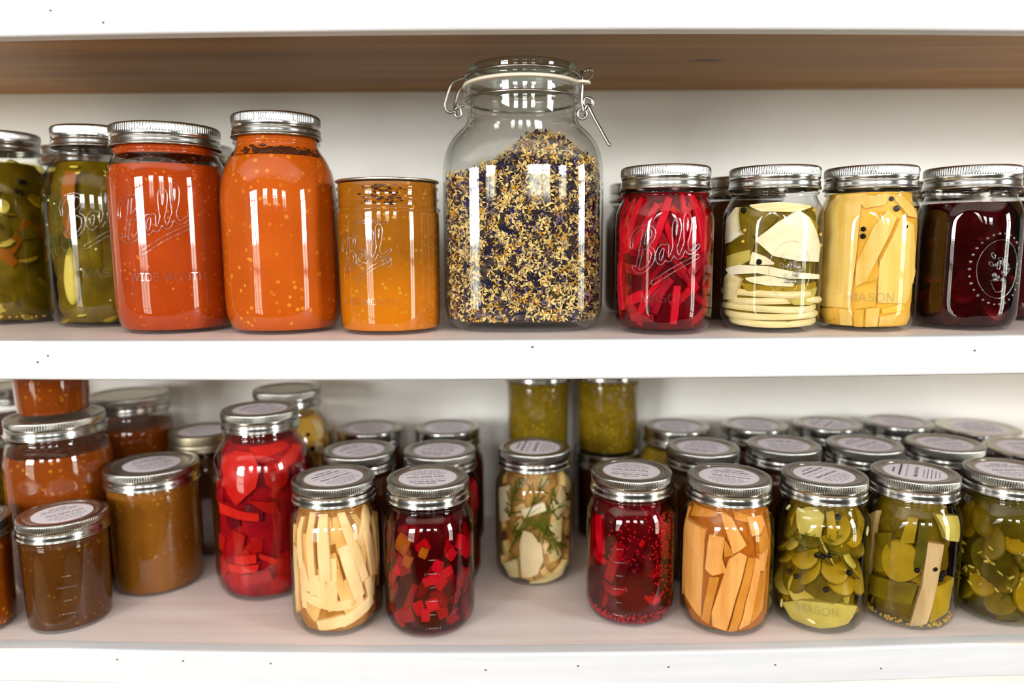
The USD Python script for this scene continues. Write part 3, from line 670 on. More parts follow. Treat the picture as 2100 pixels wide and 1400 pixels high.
# ------------------------------------------------------------------ the clip-top jar of dried flowers
def flower_jar(X, Y, base):
    t = thing('clip_top_jar', 'large square clip-top glass jar of dried yellow and purple flowers, centre of upper shelf', 'jar', (X * MM, Y * MM, base), -math.degrees(math.atan2(X, Y)))
    outer = chaikin([(0, 4), (40, 4), (48, 2.5), (54, 0), (58, .6), (63, 4), (66.5, 10), (68, 17), (68.3, 26), (68.3, 80), (68.3, 126), (67.6, 138), (65.5, 149), (61, 159), (55, 166.5), (50.5, 171), (48.4, 175), (47.8, 178)], 2)
    nk = chaikin([(47.8, 178), (47.6, 186.0), (48.2, 187.5), (49.8, 188.3), (50.2, 190), (49.6, 191.6), (48.6, 192.4), (48.6, 194), (49.8, 195), (50.3, 197), (50.3, 202.5), (49.6, 203.6), (46.5, 203.8)], 1)
    k0 = int(np.argmin(outer[:, 1])); up = np.vstack([outer[k0:], nk]); up = up[np.argsort(up[:, 1], kind='stable')]
    def sq(a, r, z):      # rounded square body that turns round at the neck
        e = np.interp(z, [0, 8, 20, 140, 165, 176], [3.0, 3.3, 3.5, 3.5, 2.6, 2.0])
        c, s_ = np.abs(np.cos(a)) + 1e-6, np.abs(np.sin(a)) + 1e-6
        return r * (c ** e + s_ ** e) ** (-1 / e)
    rows = [ring(r, z, 144, sq) for r, z in outer] + [ring(r, z, 144) for r, z in nk[1:]]
    inner = [(46.0, 203.6), (45.3, 202), (45.0, 190), (44.6, 178), (46.5, 173), (52, 165.5), (58.5, 157.5), (62.5, 148), (64.8, 137), (65.4, 126), (65.4, 80), (65.4, 24), (63, 14), (57, 8.5), (48, 7.2), (20, 7.6), (0, 8)]
    rows += [ring(r, z, 144, sq) for r, z in chaikin(inner, 1)]
    put(t, 'glass_body', grid(rows), M['thick_glass'])
    # dried flowers: a heaped core, darkened as painted shade in the gaps, and thousands of small crumpled blossoms over it
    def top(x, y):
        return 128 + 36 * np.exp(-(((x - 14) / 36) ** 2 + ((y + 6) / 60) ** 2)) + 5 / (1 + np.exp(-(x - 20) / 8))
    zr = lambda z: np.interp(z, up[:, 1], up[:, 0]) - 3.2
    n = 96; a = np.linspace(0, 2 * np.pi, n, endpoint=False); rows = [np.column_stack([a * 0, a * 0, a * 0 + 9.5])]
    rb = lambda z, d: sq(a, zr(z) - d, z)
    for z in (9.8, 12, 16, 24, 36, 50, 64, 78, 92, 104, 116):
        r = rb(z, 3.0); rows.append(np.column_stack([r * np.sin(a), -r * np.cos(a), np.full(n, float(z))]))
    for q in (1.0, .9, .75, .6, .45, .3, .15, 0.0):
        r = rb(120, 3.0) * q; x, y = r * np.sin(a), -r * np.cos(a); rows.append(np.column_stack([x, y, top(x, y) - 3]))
    put(t, 'flower_heap', grid(rows), flesh('dried_petal_mass', '2c2434', '5c4a34', 220, .8), 'packed mass of dried petals, darkened to stand for shade in the gaps')
    rr = np.random.default_rng(11); V, Fc, o = [], [], 0; lists = {k: ([], []) for k in range(5)}; offs = dict.fromkeys(range(5), 0)
    pal = [0.46, 0.17, 0.22, 0.11, 0.04]
    N = 9500
    for i in range(N):
        if rr.random() < .80:
            th = rr.uniform(-np.pi, np.pi); z = rr.uniform(10, 160); r = float(sq(np.array([th]), zr(z) - rr.uniform(.4, 3.6), z)[0])
            x, y = r * math.sin(th), -r * math.cos(th)
            if z > top(x, y) + 1: continue
            nrm = np.array([math.sin(th), -math.cos(th), 0.0])
        else:
            th = rr.uniform(-np.pi, np.pi); r = 63 * math.sqrt(rr.random()); x, y = r * math.sin(th), -r * math.cos(th); z = top(x, y) - rr.uniform(-1, 2.0)
            if r > float(sq(np.array([th]), zr(z) - 1.5, z)[0]): continue
            nrm = np.array([0, 0, 1.0])
        kcol = rr.choice(5, p=pal)
        # one blossom: 4-5 crumpled petals around a centre
        u = np.cross(nrm, rr.normal(size=3)); u /= np.linalg.norm(u); w = np.cross(nrm, u)
        pet = rr.integers(3, 6); R = rr.uniform(3.0, 5.8) * (1.0 if kcol in (0, 2) else .9); c = np.array([x, y, z])
        vs = [c + nrm * .3]; fs = []
        tl = rr.normal(0, .8, 2)
        for p in range(pet):
            b = 2 * np.pi * p / pet + rr.normal(0, .2); wd = rr.uniform(.25, .5)
            for db, rad_, hh in ((-wd, .62, .5), (0, 1.0, rr.uniform(-1.1, 1.3)), (wd, .62, .2)):
                d_ = math.cos(b + db) * u + math.sin(b + db) * w
                vs.append(c + d_ * R * rad_ * rr.uniform(.5, 1.2) + nrm * (hh * R * .35 + R * rad_ * (tl[0] * math.cos(b) + tl[1] * math.sin(b)) * .5))
            q = 1 + 3 * p; fs += [(0, q, q + 1), (0, q + 1, q + 2)]
        lv, lf = lists[kcol]; lv.append(np.array(vs)); lf.append(np.array(fs) + offs[kcol]); offs[kcol] += len(vs)
    names = ['straw_yellow_blossoms', 'golden_blossoms', 'purple_black_petals', 'grey_lilac_petals', 'violet_petals']
    cols = [('e6c884', 'faeab8'), ('d29c38', 'e8bc5c'), ('221a38', '3e3048'), ('84707c', 'b09a92'), ('2a2070', '4a3a8e')]
    for k in range(5):
        lv, lf = lists[k]; v, f = np.vstack(lv), np.vstack(lf)
        r0 = np.hypot(v[:, 0], v[:, 1])
        ang = np.arctan2(v[:, 0], -v[:, 1]); lim = np.array([float(sq(np.array([q]), zr(zz) + .9, zz)[0]) for q, zz in zip(ang, v[:, 2])])
        s_ = np.minimum(1, lim / np.maximum(r0, 1e-6)); v[:, :2] *= s_[:, None]; v[:, 2] = np.maximum(v[:, 2], 8.6)
        c1, c2 = cols[k]
        bm = mat(names[k] + '_material', {'g': ('geometry', {}), 'r': ('rgb_ramp', {'ramp': [(0.0, lin(c1)), (1.0, lin(c2))]}), 'p': ('principled_bsdf', {'roughness': .8, 'specular_ior_level': .2})},
                 [('g.random_per_island', 'r.fac'), ('r.color', 'p.base_color')], 'p.BSDF')
        put(t, names[k], (v, f), bm, kind='stuff')
    # rubber ring, glass lid and wire clip
    a = np.linspace(0, 2 * np.pi, 96, endpoint=False)
    put(t, 'rubber_gasket', lathe([(45.6, 203.9), (50.2, 203.9), (51.2, 204.6), (51.3, 205.8), (50.6, 206.7), (45.6, 206.7), (45.6, 203.9)], 96), M['gasket'])
    tab = Polygon([(48, -5), (57, -5), (60.0, -3), (60.5, 0), (60.0, 3), (57, 5), (48, 5)]); e = trimesh.creation.extrude_polygon(tab, 1.8, engine='earcut')
    tv = rot(np.array(e.vertices), 0, 0.12, -0.35) + [0, 0, 205.0 + 6]; put(t, 'gasket_tab', tri((tv, np.array(e.faces)), 30), M['gasket'])
    put(t, 'glass_lid', lathe([(0, 208.5), (38, 208.5), (44, 207.2), (49.0, 206.9), (50.3, 208), (50.2, 210.2), (48.6, 211.5), (47.2, 212.6), (46.8, 214.2), (47.4, 216.2), (47.6, 218.6), (46.9, 220), (45, 220.6), (42.5, 219.6), (41, 217), (38, 215.6), (0, 215.2)], 96), M['lid_glass'])
    put(t, 'wire_collar', tube(np.column_stack([50.0 * np.sin(a), -50.0 * np.cos(a), np.full(96, 193.4)]), 1.1, 8, True), M['wire'])
    th = np.linspace(math.radians(-84), math.radians(84), 40)
    put(t, 'lid_wire', tube(np.vstack([[(-50.5 , 6, 206.5)], np.column_stack([49.0 * np.sin(th), -49.0 * np.cos(th), 212.6 + 0 * th]), [(50.5, 6, 206.5)]]), 1.1, 8), M['wire'])
    W = lambda pts, r=1.15, nm='wire_hinge': put(t, nm, tube(catmull(pts, 6), r, 8), M['wire'])
    W([(-48.5, -8, 212), (-54, -8, 210.5), (-60.5, -8, 206.5), (-65.5, -8, 193), (-66.0, -7.5, 187.5), (-63, -7, 183.8), (-59, -6, 184.6), (-56.5, -3, 186.5)])
    W([(-48.5, 8, 212), (-52, 8, 208), (-56.5, 8, 202), (-59.0, 7, 193), (-58.8, 5, 187), (-57, 2, 184)])
    W([(-50, -2, 190.5), (-54, -2, 189.5), (-57.6, -2, 187.5), (-58.5, -2, 183.5), (-56, -2, 180.5), (-53, -2, 182.5), (-53.2, -2, 187), (-56, -3, 191)])
    W([(49.5, -6, 214.5), (52, -12, 214.8), (54.5, -13, 216.2), (58.2, -9, 217.5), (59.6, -3, 216.5), (58.2, 0, 212.5), (53, 1, 210.5), (50, 2, 211)], nm='wire_latch')
    W([(49.6, -14, 215.0), (50.4, -16, 211), (50.2, -16, 200), (49.8, -15.5, 190), (51, -14, 182.0)], nm='wire_latch')
    q = np.linspace(0, 2 * np.pi, 20, endpoint=False)
    put(t, 'latch_eye', tube(np.column_stack([50.6 + 4.0 * np.cos(q), np.full(20, -13.0), 180.5 + 4.2 * np.sin(q)]), 1.15, 8, True), M['wire'])
    put(t, 'latch_eye', tube(np.column_stack([55.4 + 3.6 * np.cos(q), np.full(20, -9.0), 191.0 + 3.8 * np.sin(q)]), 1.15, 8, True), M['wire'])
    W([(50, -8, 194), (54.5, -9, 194.5), (59.2, -10, 192.5), (59.6, -10, 188.5), (56, -11, 186.5), (53.5, -12, 181), (52, -13, 177.5)], nm='wire_latch')
    W([(52.6, -14, 183.5), (55.0, -15, 187.5), (56.4, -16, 184.5), (60, -17, 177), (66, -19, 166), (71, -21, 156.5), (73.5, -22, 153.0)], 1.35, 'latch_lever')
flower_jar(10.2, 654.0, Z_UP)

# ------------------------------------------------------------------ upper shelf, front jars
def c_tomato(j):
    put(j.path, 'sauce', j.fill(137.5, .7), F['tomato'])
    rr = np.random.default_rng(3); g = []
    for i in range(60):      # sauce splashed inside the neck
        a, z = rr.uniform(-2, 2), rr.uniform(137, 146); v, f = ball(rr.uniform(.6, 1.8), 1.4, .4, .8, 0); rad = float(j.rz(z)) - 1.2
        g.append(soft(rot(v, 0, 0, a) + [rad * math.sin(a), -rad * math.cos(a), z], f))
    put(j.path, 'dried_residue', merge(g), F['residue'], kind='stuff')
    put(j.path, 'sauce_film', lathe([(j.rz(z) - 1.3, z) for z in (146, 150, 156, 166)], 48), F['tomato'])
jar('jar_of_tomato_sauce', 'wide-mouth quart jar of smooth red tomato sauce beside the taller orange jar', 'wide_quart', -291.5, 637, Z_UP, c_tomato,
    emboss=(('raised_script', lambda j: raise_lines(j, script_lines(58), -.30, 94)), ('raised_lettering', lambda j: raise_text(j, 'WIDE MOUTH', 6.4, -.12, 44))))
def c_orange(j):
    put(j.path, 'sauce', j.fill(143.5, .7), F['orange_sauce'])
    put(j.path, 'sauce_film', lathe([(j.rz(z) - 1.3, z) for z in (144, 148, 152, 158, 170)], 48), F['orange_sauce'])
    rr = np.random.default_rng(4); g = []
    for i in range(150):
        a, z = rr.normal(0.05, .5), 144.5 + abs(rr.normal(0, 2.4)); v, f = ball(rr.uniform(.7, 2.2), 1.5, .4, .8, 0); rad = float(j.rz(z)) - 1.0
        g.append(soft(rot(v, 0, 0, a) + [rad * math.sin(a), -rad * math.cos(a), z], f))
    put(j.path, 'dried_residue', merge(g), F['residue'], kind='stuff')
jar('jar_of_orange_sauce', 'tallest mason jar, filled with seedy orange tomato sauce', 'quart', -195.2, 629, Z_UP, c_orange)
def c_puree(j):
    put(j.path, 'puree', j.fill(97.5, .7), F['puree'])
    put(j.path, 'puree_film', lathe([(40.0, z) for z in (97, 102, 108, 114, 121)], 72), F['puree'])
    rr = np.random.default_rng(6); g = []
    for i in range(80):
        a, z = rr.normal(-.05, .22), rr.uniform(103, 118); v, f = ball(rr.uniform(.4, 1.3), 1.5, .4, .9, 0); rad = float(j.rz(z)) - .7
        g.append(soft(rot(v, 0, 0, a) + [rad * math.sin(a), -rad * math.cos(a), z], f))
    put(j.path, 'dried_residue', merge(g), F['residue'], kind='stuff')
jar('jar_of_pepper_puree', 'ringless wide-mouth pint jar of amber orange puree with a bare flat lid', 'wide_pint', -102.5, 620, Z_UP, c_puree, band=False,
    emboss=(('raised_script', lambda j: raise_lines(j, script_lines(46), -.52, 66)), ('raised_lettering', lambda j: raise_text(j, 'WIDE MOUTH', 5.4, -.48, 24.5)),
            ('raised_small_lettering', lambda j: raise_text(j, 'CAN OR FREEZE', 3.0, -.36, 88)), ('raised_mark', lambda j: raise_lines(j, [ellipse(3.4, 3.4, 24), np.array([(-1.2, -1.6), (-1.2, 1.6), (1, -1.6), (1, 1.6), (.4, 1.6), (.4, -.8)])], -.04, 58, .3))))
def c_dill(j):
    V = View(j, 152, 86, 668, .405)
    liquid(j, 146, B['olive'])
    core(j, 146, .84, F['pickle2'], 'packed_pickles', 2)
    rr = np.random.default_rng(21)
    for k, a in enumerate((-.75, .35, 1.05, -.2, 1.7, -1.6, 2.4, -2.5)):
        v, f = ball(1, 13, 9, 50, 2); v[:, 1] += 9
        put(j.path, 'whole_pickle', soft(j.wrap(v, a, 80 + rr.normal(0, 3), rr.normal(0, .08), 6.5 if k < 5 else 5), f), F['pickle2'] if k % 2 else F['pickle4'])
    v, f = ball(1, 8.5, 5, 26, 2); v[:, 1] += 5; v[:, 0] *= 1 + .25 * (-v[:, 2] / 26)
    put(j.path, 'garlic_clove', soft(j.wrap(v, -.72, 46, .05, 1.6), f), F['garlic_y'])
    v, f = rbox(15, 4, 58, jit=2); put(j.path, 'carrot_stick', tri((j.wrap(v, -.62, 108, .05, 3.5), f), 40), F['carrot'])
    g = []
    for i in range(26):      # dill sprig
        a0, z0_ = -.85 + rr.normal(0, .14), rr.uniform(70, 118); p = [(0, 0)]
        for s_ in range(4): p.append((p[-1][0] + rr.normal(.0, 2.6), p[-1][1] - rr.uniform(1, 4)))
        p = np.array(p); aa = a0 + p[:, 0] / j.R; zz = z0_ + p[:, 1]; rad = j.rs(aa, zz) - 1.4; g.append(tube(np.column_stack([rad * np.sin(aa), -rad * np.cos(aa), zz]), .45, 4))
    put(j.path, 'dill_sprig', merge(g), F['rosemary'], kind='stuff')
    rounds(j, 5, [F['pickle1'], F['garlic_y']], 'pickle_round', (10, 15), z=(8, 18), rnd=rr, peel=F['pickle4'])
    specks(j, 7, 2.2, F['garlic_y'], 'garlic_sliver', (132, 141), (-.6, .6), sz=(.6, .5, 2.2), rnd=rr)
    specks(j, 16, 1.1, F['seed'], 'pickle_seed', (10, 130), rnd=rr)
jar('jar_of_dill_pickles', 'quart jar of whole dill pickles in olive brine with a garlic clove', 'quart', -379, 688, Z_UP, c_dill,
    emboss=(('raised_script', lambda j: raise_lines(j, script_lines(58), -.1, 99)), ('raised_lettering', lambda j: raise_text(j, 'MASON', 7.5, .0, 45))))
def c_left_pickles(j):
    rr = np.random.default_rng(22)
    liquid(j, 150, B['olive']); core(j, 149, .86, F['pickle2'], 'packed_pickles', 3)
    rounds(j, 24, [F['pickle1'], F['pickle3'], F['pickle2'], F['pickle1']], 'pickle_round', (15, 22), z=(10, 140), phi=(-1.2, 1.7), rnd=rr, peel=F['pickle4'])
    strips(j, 5, F['carrot'], 'carrot_stick', (9, 13), (24, 40), z=(50, 116), phi=(-.8, 1.5), tilt=.9, rnd=rr, inset=(4, 7))
    rounds(j, 4, F['garlic_y'], 'garlic_clove', (8, 12), (7, 9), z=(70, 132), phi=(-.6, 1.3), rnd=rr)
    specks(j, 4, 2.3, M['pepper'], 'peppercorn', (120, 140), (.2, 1.2), rnd=rr); specks(j, 26, 1.1, M['mustard'], 'mustard_seeds', (6, 9), (-1, 1.6), rnd=rr, one=True)
jar('jar_of_mixed_pickles', 'quart jar of sliced pickles and carrot cut by the left edge, upper shelf', 'quart', -486, 712, Z_UP, c_left_pickles)

def c_beet(j):
    rr = np.random.default_rng(31)
    liquid(j, 112, B['red']); core(j, 111, .90, F['beet3'], 'packed_beets', 2)
    strips(j, 20, [F['beet1'], F['beet1'], F['beet2']], 'beet_strip', (5, 9), (36, 52), z=(58, 110), tilt=.5, rnd=rr, phi=(-1.3, 1.3), inset=(1.4, 4))
    strips(j, 30, [F['beet1'], F['beet2'], F['beet2']], 'beet_strip', (5, 10), (20, 40), z=(6, 74), tilt=1.1, rnd=rr, phi=(-1.5, 1.5), inset=(1.4, 4))
    strips(j, 6, F['beet2'], 'beet_strip', (8, 12), (30, 50), z=(6, 106), tilt=.6, rnd=rr, phi=(1.7, 4.6))
jar('jar_of_beet_strips', 'pint jar of bright red beet strips right of the clip-top flower jar', 'pint', 125, 606, Z_UP, c_beet,
    emboss=(('raised_script', lambda j: raise_lines(j, script_lines(56), .02, 68)), ('raised_lettering', lambda j: raise_text(j, 'MASON', 7.0, .0, 26))))
def c_onion(j):
    V = View(j, 1587, 107, 681, .402); rr = np.random.default_rng(32)
    liquid(j, 101.5, B['pale']); core(j, 100, .86, F['pickle2'], 'packed_slices', 2)
    for k, z in enumerate((7, 13, 19, 25, 31)):      # stacked rounds on the bottom
        r_ = float(j.rz(z)) - 3.0; v, f = disc(r_, 5.2, 40, .8); put(j.path, 'cucumber_slice', tri((v + [rr.normal(.5, .5), rr.normal(0, .4), z + .6], f), 40), F['onion2'])
    V.slab([(1480, 585), (1500, 560), (1525, 575), (1510, 615), (1485, 620)], 4, F['onion2'], 'cucumber_slice')
    V.slab([(1490, 555), (1520, 546), (1580, 548), (1640, 560), (1688, 566), (1688, 575), (1620, 572), (1560, 562), (1500, 566)], 5, F['onion'], 'onion_slice', 1.2)
    V.slab([(1530, 572), (1580, 566), (1640, 578), (1635, 588), (1580, 586), (1545, 580)], 5, F['onion'], 'onion_slice', 2.0)
    V.slab([(1520, 582), (1600, 588), (1690, 580), (1686, 612), (1620, 606), (1540, 604)], 4, F['pickle1'], 'pickle_slice', 4.0)
    V.slab([(1615, 604), (1688, 590), (1680, 626), (1640, 624)], 4, F['pickle3'], 'pickle_slice', 3.0)
    V.slab([(1552, 497), (1600, 462), (1640, 440), (1664, 455), (1688, 512), (1684, 541), (1640, 538), (1590, 528)], 8, F['onion'], 'onion_wedge', 1.3)
    V.slab([(1484, 505), (1486, 452), (1500, 430), (1510, 476), (1524, 486), (1500, 500)], 6, F['onion'], 'onion_wedge', 2.0)
    V.slab([(1505, 430), (1560, 440), (1605, 450), (1560, 490), (1530, 488), (1512, 465)], 5, F['pickle2'], 'pickle_slice', 4.0)
    V.slab([(1484, 512), (1540, 482), (1552, 498), (1540, 540), (1488, 552)], 5, F['pickle2'], 'pickle_slice', 3.0)
    V.slab([(1490, 530), (1542, 516), (1544, 536), (1520, 550), (1492, 552)], 4, F['pickle3'], 'pickle_slice', 1.6)
    V.slab([(1525, 428), (1600, 424), (1680, 432), (1640, 444), (1560, 442)], 5, F['onion2'], 'cucumber_slice', 3.0)
    V.slab([(1545, 520), (1575, 530), (1600, 545), (1560, 546), (1540, 545)], 5, F['onion'], 'onion_slice', 3.5)
    V.slab([(1655, 445), (1690, 470), (1690, 520), (1676, 490)], 5, F['pickle1'], 'pickle_slice', 4)
    V.dot(1520, 439, 2.6, M['pepper'], 'peppercorn'); V.dot(1561, 540, 2.4, M['pepper'], 'peppercorn', .8)
    for x, y in ((1527, 500), (1688, 487), (1690, 508), (1530, 478), (1676, 440)): V.dot(x, y, 1.5, M['mustard'], 'mustard_seed', .8)
    rounds(j, 8, [F['pickle1'], F['onion2']], 'pickle_round', (14, 18), z=(42, 92), phi=(1.6, 4.7), rnd=rr, peel=F['pickle4'])
jar('jar_of_onion_and_cucumber', 'pint jar of white onion wedges and green cucumber slices in pale brine', 'pint', 216, 614, Z_UP, c_onion,
    emboss=(('raised_medallion', lambda j: raise_emblem(j, .38, 50, False)),))
def c_squash(j):
    V = View(j, 1788, 104, 680, .402); rr = np.random.default_rng(33)
    liquid(j, 112, B['amber'], inset=.5); core(j, 111, .92, F['squash2'], 'packed_squash', 1.2)
    S = [([(1697, 632), (1698, 420), (1722, 400), (1772, 408), (1770, 500), (1762, 632)], F['squash1'], 1.2), ([(1770, 545), (1800, 470), (1824, 440), (1842, 455), (1815, 520), (1792, 578), (1770, 590)], F['squash1'], 1.0),
         ([(1768, 585), (1810, 534), (1816, 560), (1812, 575), (1780, 584)], F['squash2'], 2.2), ([(1815, 620), (1814, 540), (1850, 455), (1876, 470), (1884, 560), (1870, 622)], F['squash1'], 1.4),
         ([(1754, 408), (1800, 412), (1848, 396), (1820, 430), (1780, 436)], F['squash1'], 1.4), ([(1850, 396), (1874, 420), (1884, 455), (1866, 452), (1845, 420)], F['squash1'], 1.8),
         ([(1770, 592), (1812, 580), (1812, 628), (1770, 634)], F['squash2'], 2.0), ([(1772, 440), (1812, 440), (1800, 475), (1776, 520)], F['squash2'], 4.0),
         ([(1692, 640), (1724, 634), (1728, 656), (1708, 664)], F['squash2'], 2.2), ([(1740, 636), (1766, 634), (1766, 668), (1740, 668)], F['squash1'], 1.8), ([(1770, 636), (1790, 634), (1790, 670), (1770, 670)], F['squash2'], 2.4),
         ([(1794, 632), (1820, 630), (1820, 668), (1794, 670)], F['squash1'], 1.8), ([(1824, 632), (1864, 622), (1870, 634), (1826, 642)], F['squash2'], 2.0), ([(1822, 648), (1858, 640), (1850, 664), (1824, 668)], F['squash1'], 2.0)]
    for p, m_, ins in S: V.slab(p, 7, m_, 'squash_stick', ins)
    for x, y, r_ in ((1845, 437, 2.5), (1838, 418, 2.0), (1861, 472, 1.8), (1779, 490, 2.2), (1779, 476, 2.0)): V.dot(x, y, r_, M['pepper'], 'peppercorn', .8)
    strips(j, 9, [F['squash1'], F['squash2']], 'squash_stick', (14, 18), (60, 90), z=(8, 106), tilt=.08, phi=(1.6, 4.7), rnd=rr)
jar('jar_of_yellow_squash', 'pint jar of pale yellow squash sticks, second from the right on upper shelf', 'pint', 297, 618, Z_UP, c_squash,
    emboss=(('raised_lettering', lambda j: raise_text(j, 'MASON', 7.0, .12, 25)),))
def c_darkbeet(j):
    rr = np.random.default_rng(34)
    liquid(j, 103, B['deep']); core(j, 102, .86, F['beet3'], 'packed_beets', 3)
    rounds(j, 14, F['beet3'], 'beet_slice', (16, 22), (5, 8), z=(12, 92), phi=(-1.7, 1.7), inset=(1.5, 4), rnd=rr)
jar('jar_of_dark_beets', 'dark maroon beet jar with a raised fruit medallion, right end of upper shelf', 'pint', 383, 622, Z_UP, c_darkbeet,
    emboss=(('raised_medallion', lambda j: raise_emblem(j, .62, 50)),))

# upper shelf, jars behind
def filled(level, key, nm='preserve'): return lambda j: put(j.path, nm, j.fill(level, .7, 48), F[key])
jar('jar_of_preserves', 'mostly hidden quart jar between the two left pickle jars, upper shelf', 'quart', -474, 818, Z_UP, filled(150, 'apple'), hi=False)
jar('jar_of_preserves', 'mostly hidden quart jar peeking out between the tomato sauce and orange sauce jars', 'quart', -338, 812, Z_UP, filled(150, 'apple_light'), hi=False)
jar('jar_of_preserves', 'dark purple pint jar in the shade between flower jar and red beet strips', 'pint', 137, 769, Z_UP, filled(110, 'darkred'), hi=False)
jar('jar_of_preserves', 'brown pint jar behind the gap between red beet strips and white onion wedges', 'pint', 221, 704, Z_UP, filled(110, 'darkbrown'), hi=False)
jar('jar_of_preserves', 'mostly hidden pint jar behind the gap between yellow squash and dark beets', 'pint', 440, 760, Z_UP, filled(108, 'darkbrown'), hi=False)
jar('jar_of_preserves', 'dark red pint jar cut by the right edge of the photo, upper shelf', 'pint', 485, 690, Z_UP, filled(108, 'darkred'), hi=False)

# ------------------------------------------------------------------ lower shelf, front row
def c_turnip(j):
    V = View(j, 686, 98, 1300, .440); rr = np.random.default_rng(41)
    liquid(j, 113, B['tan'], inset=.5); core(j, 111, .88, F['turnip3'], 'packed_turnips', 1.5)
    strips(j, 18, [F['turnip'], F['turnip2']], 'turnip_strip', (8, 11), (30, 52), z=(12, 110), tilt=.22, phi=(-1.5, 1.5), rnd=rr, inset=(2.6, 4.2))
    T = [(607, 1062, 610, 1160, 14, 0), (628, 1050, 632, 1210, 20, 1), (656, 1052, 660, 1180, 26, 0), (688, 1060, 700, 1130, 26, 2), (700, 1050, 745, 1190, 22, 0), (735, 1118, 770, 1052, 26, 1), (752, 1090, 764, 1190, 22, 0),
         (700, 1114, 732, 1222, 28, 0), (640, 1170, 656, 1220, 30, 1), (672, 1130, 690, 1190, 26, 2), (606, 1130, 622, 1205, 18, 1), (700, 1185, 690, 1215, 26, 2), (750, 1190, 758, 1232, 22, 0), (676, 1180, 660, 1215, 22, 1), (664, 1060, 680, 1110, 20, 2),
         (612, 1216, 690, 1236, 22, 1), (680, 1236, 740, 1228, 22, 1), (640, 1272, 700, 1262, 26, 0), (690, 1268, 760, 1238, 26, 0), (612, 1232, 636, 1262, 22, 2), (730, 1055, 745, 1085, 18, 2), (775, 1080, 778, 1180, 16, 1)]
    for x0, y0, x1, y1, w, q in T: V.stick(x0, y0, x1, y1, w * .42, rr.uniform(6, 8), F['turnip'] if q != 2 else F['turnip2'], 'turnip_strip', (1.3, 2.6, 4.2)[q])
    strips(j, 16, [F['turnip'], F['turnip2']], 'turnip_strip', (9, 12), (45, 60), z=(6, 108), tilt=.25, phi=(1.4, 4.8), rnd=rr, inset=(1.4, 3))
jar('jar_of_turnip_strips', 'front pint jar of cream turnip strips with slanted print on its lid label', 'pint', -156.5, 620, Z0, c_turnip, paper=37, variant=1)
def c_beetdice(j):
    rr = np.random.default_rng(42)
    liquid(j, 107, B['maroon']); core(j, 105, .90, F['beet3'], 'packed_beets', 3)
    chunks(j, 62, [F['beet1'], F['beet2'], F['beet1'], F['beet3']], 'beet_piece', (9, 17), (8, 98), (1.4, 5), (-1.6, 1.6), rr, .35)
    strips(j, 10, [F['beet1'], F['beet2']], 'beet_strip', (7, 10), (25, 38), z=(10, 80), tilt=1.3, phi=(-1.4, 1.4), rnd=rr, inset=(1.4, 4))
    for a, z, s_ in ((-.62, 84, 14), (-.5, 70, 9), (-.12, 78, 8)):
        v, f = rbox(s_, 5, s_ * 1.2, jit=2); put(j.path, 'ginger_piece', tri((j.wrap(v, a, z, .4, 1.3), f), 40), F['carrot'])
jar('jar_of_beet_dice', 'front pint jar of dark chopped beets, lid label upside down', 'pint', -74, 618, Z0, c_beetdice, paper=180, variant=2,
    emboss=(('raised_graduations', lambda j: raise_dashes(j, .05, (12, 24, 36, 48, 60, 72))),))
def c_beetseed(j):
    rr = np.random.default_rng(43)
    liquid(j, 112, B['crimson']); core(j, 110, .88, F['beet3'], 'packed_beets', 2)
    rounds(j, 7, [F['beet2'], F['beet1']], 'beet_slice', (13, 18), (6, 8), z=(26, 88), phi=(-1.2, 1.2), inset=(2, 4), rnd=rr)
    strips(j, 9, [F['beet2'], F['beet1'], F['beet3']], 'beet_strip', (8, 12), (30, 50), z=(12, 100), tilt=.4, phi=(-1.6, 1.6), rnd=rr, inset=(1.6, 4))
    specks(j, 330, .95, F['redseed'], 'red_seeds', (5, 13), (-2.4, 2.4), (.7, 2.6), rnd=rr, one=True)
    specks(j, 210, .95, F['redseed'], 'red_seeds', (12, 100), (.55, 1.5), (.7, 2.2), rnd=rr, one=True)
    specks(j, 90, .95, F['redseed'], 'red_seeds', (60, 108), (-.5, .8), (.7, 2.2), rnd=rr, one=True)
    specks(j, 5, 2.4, F['beet3'], 'clove', (50, 66), (0, .3), rnd=rr)
jar('jar_of_seeded_beets', 'front pint jar of beet slices in red liquid with tiny red seeds', 'pint', 106, 634, Z0, c_beetseed, paper=176, variant=3,
    emboss=(('raised_graduations', lambda j: raise_dashes(j, -.22, (13, 25, 37, 49, 61, 73))),))
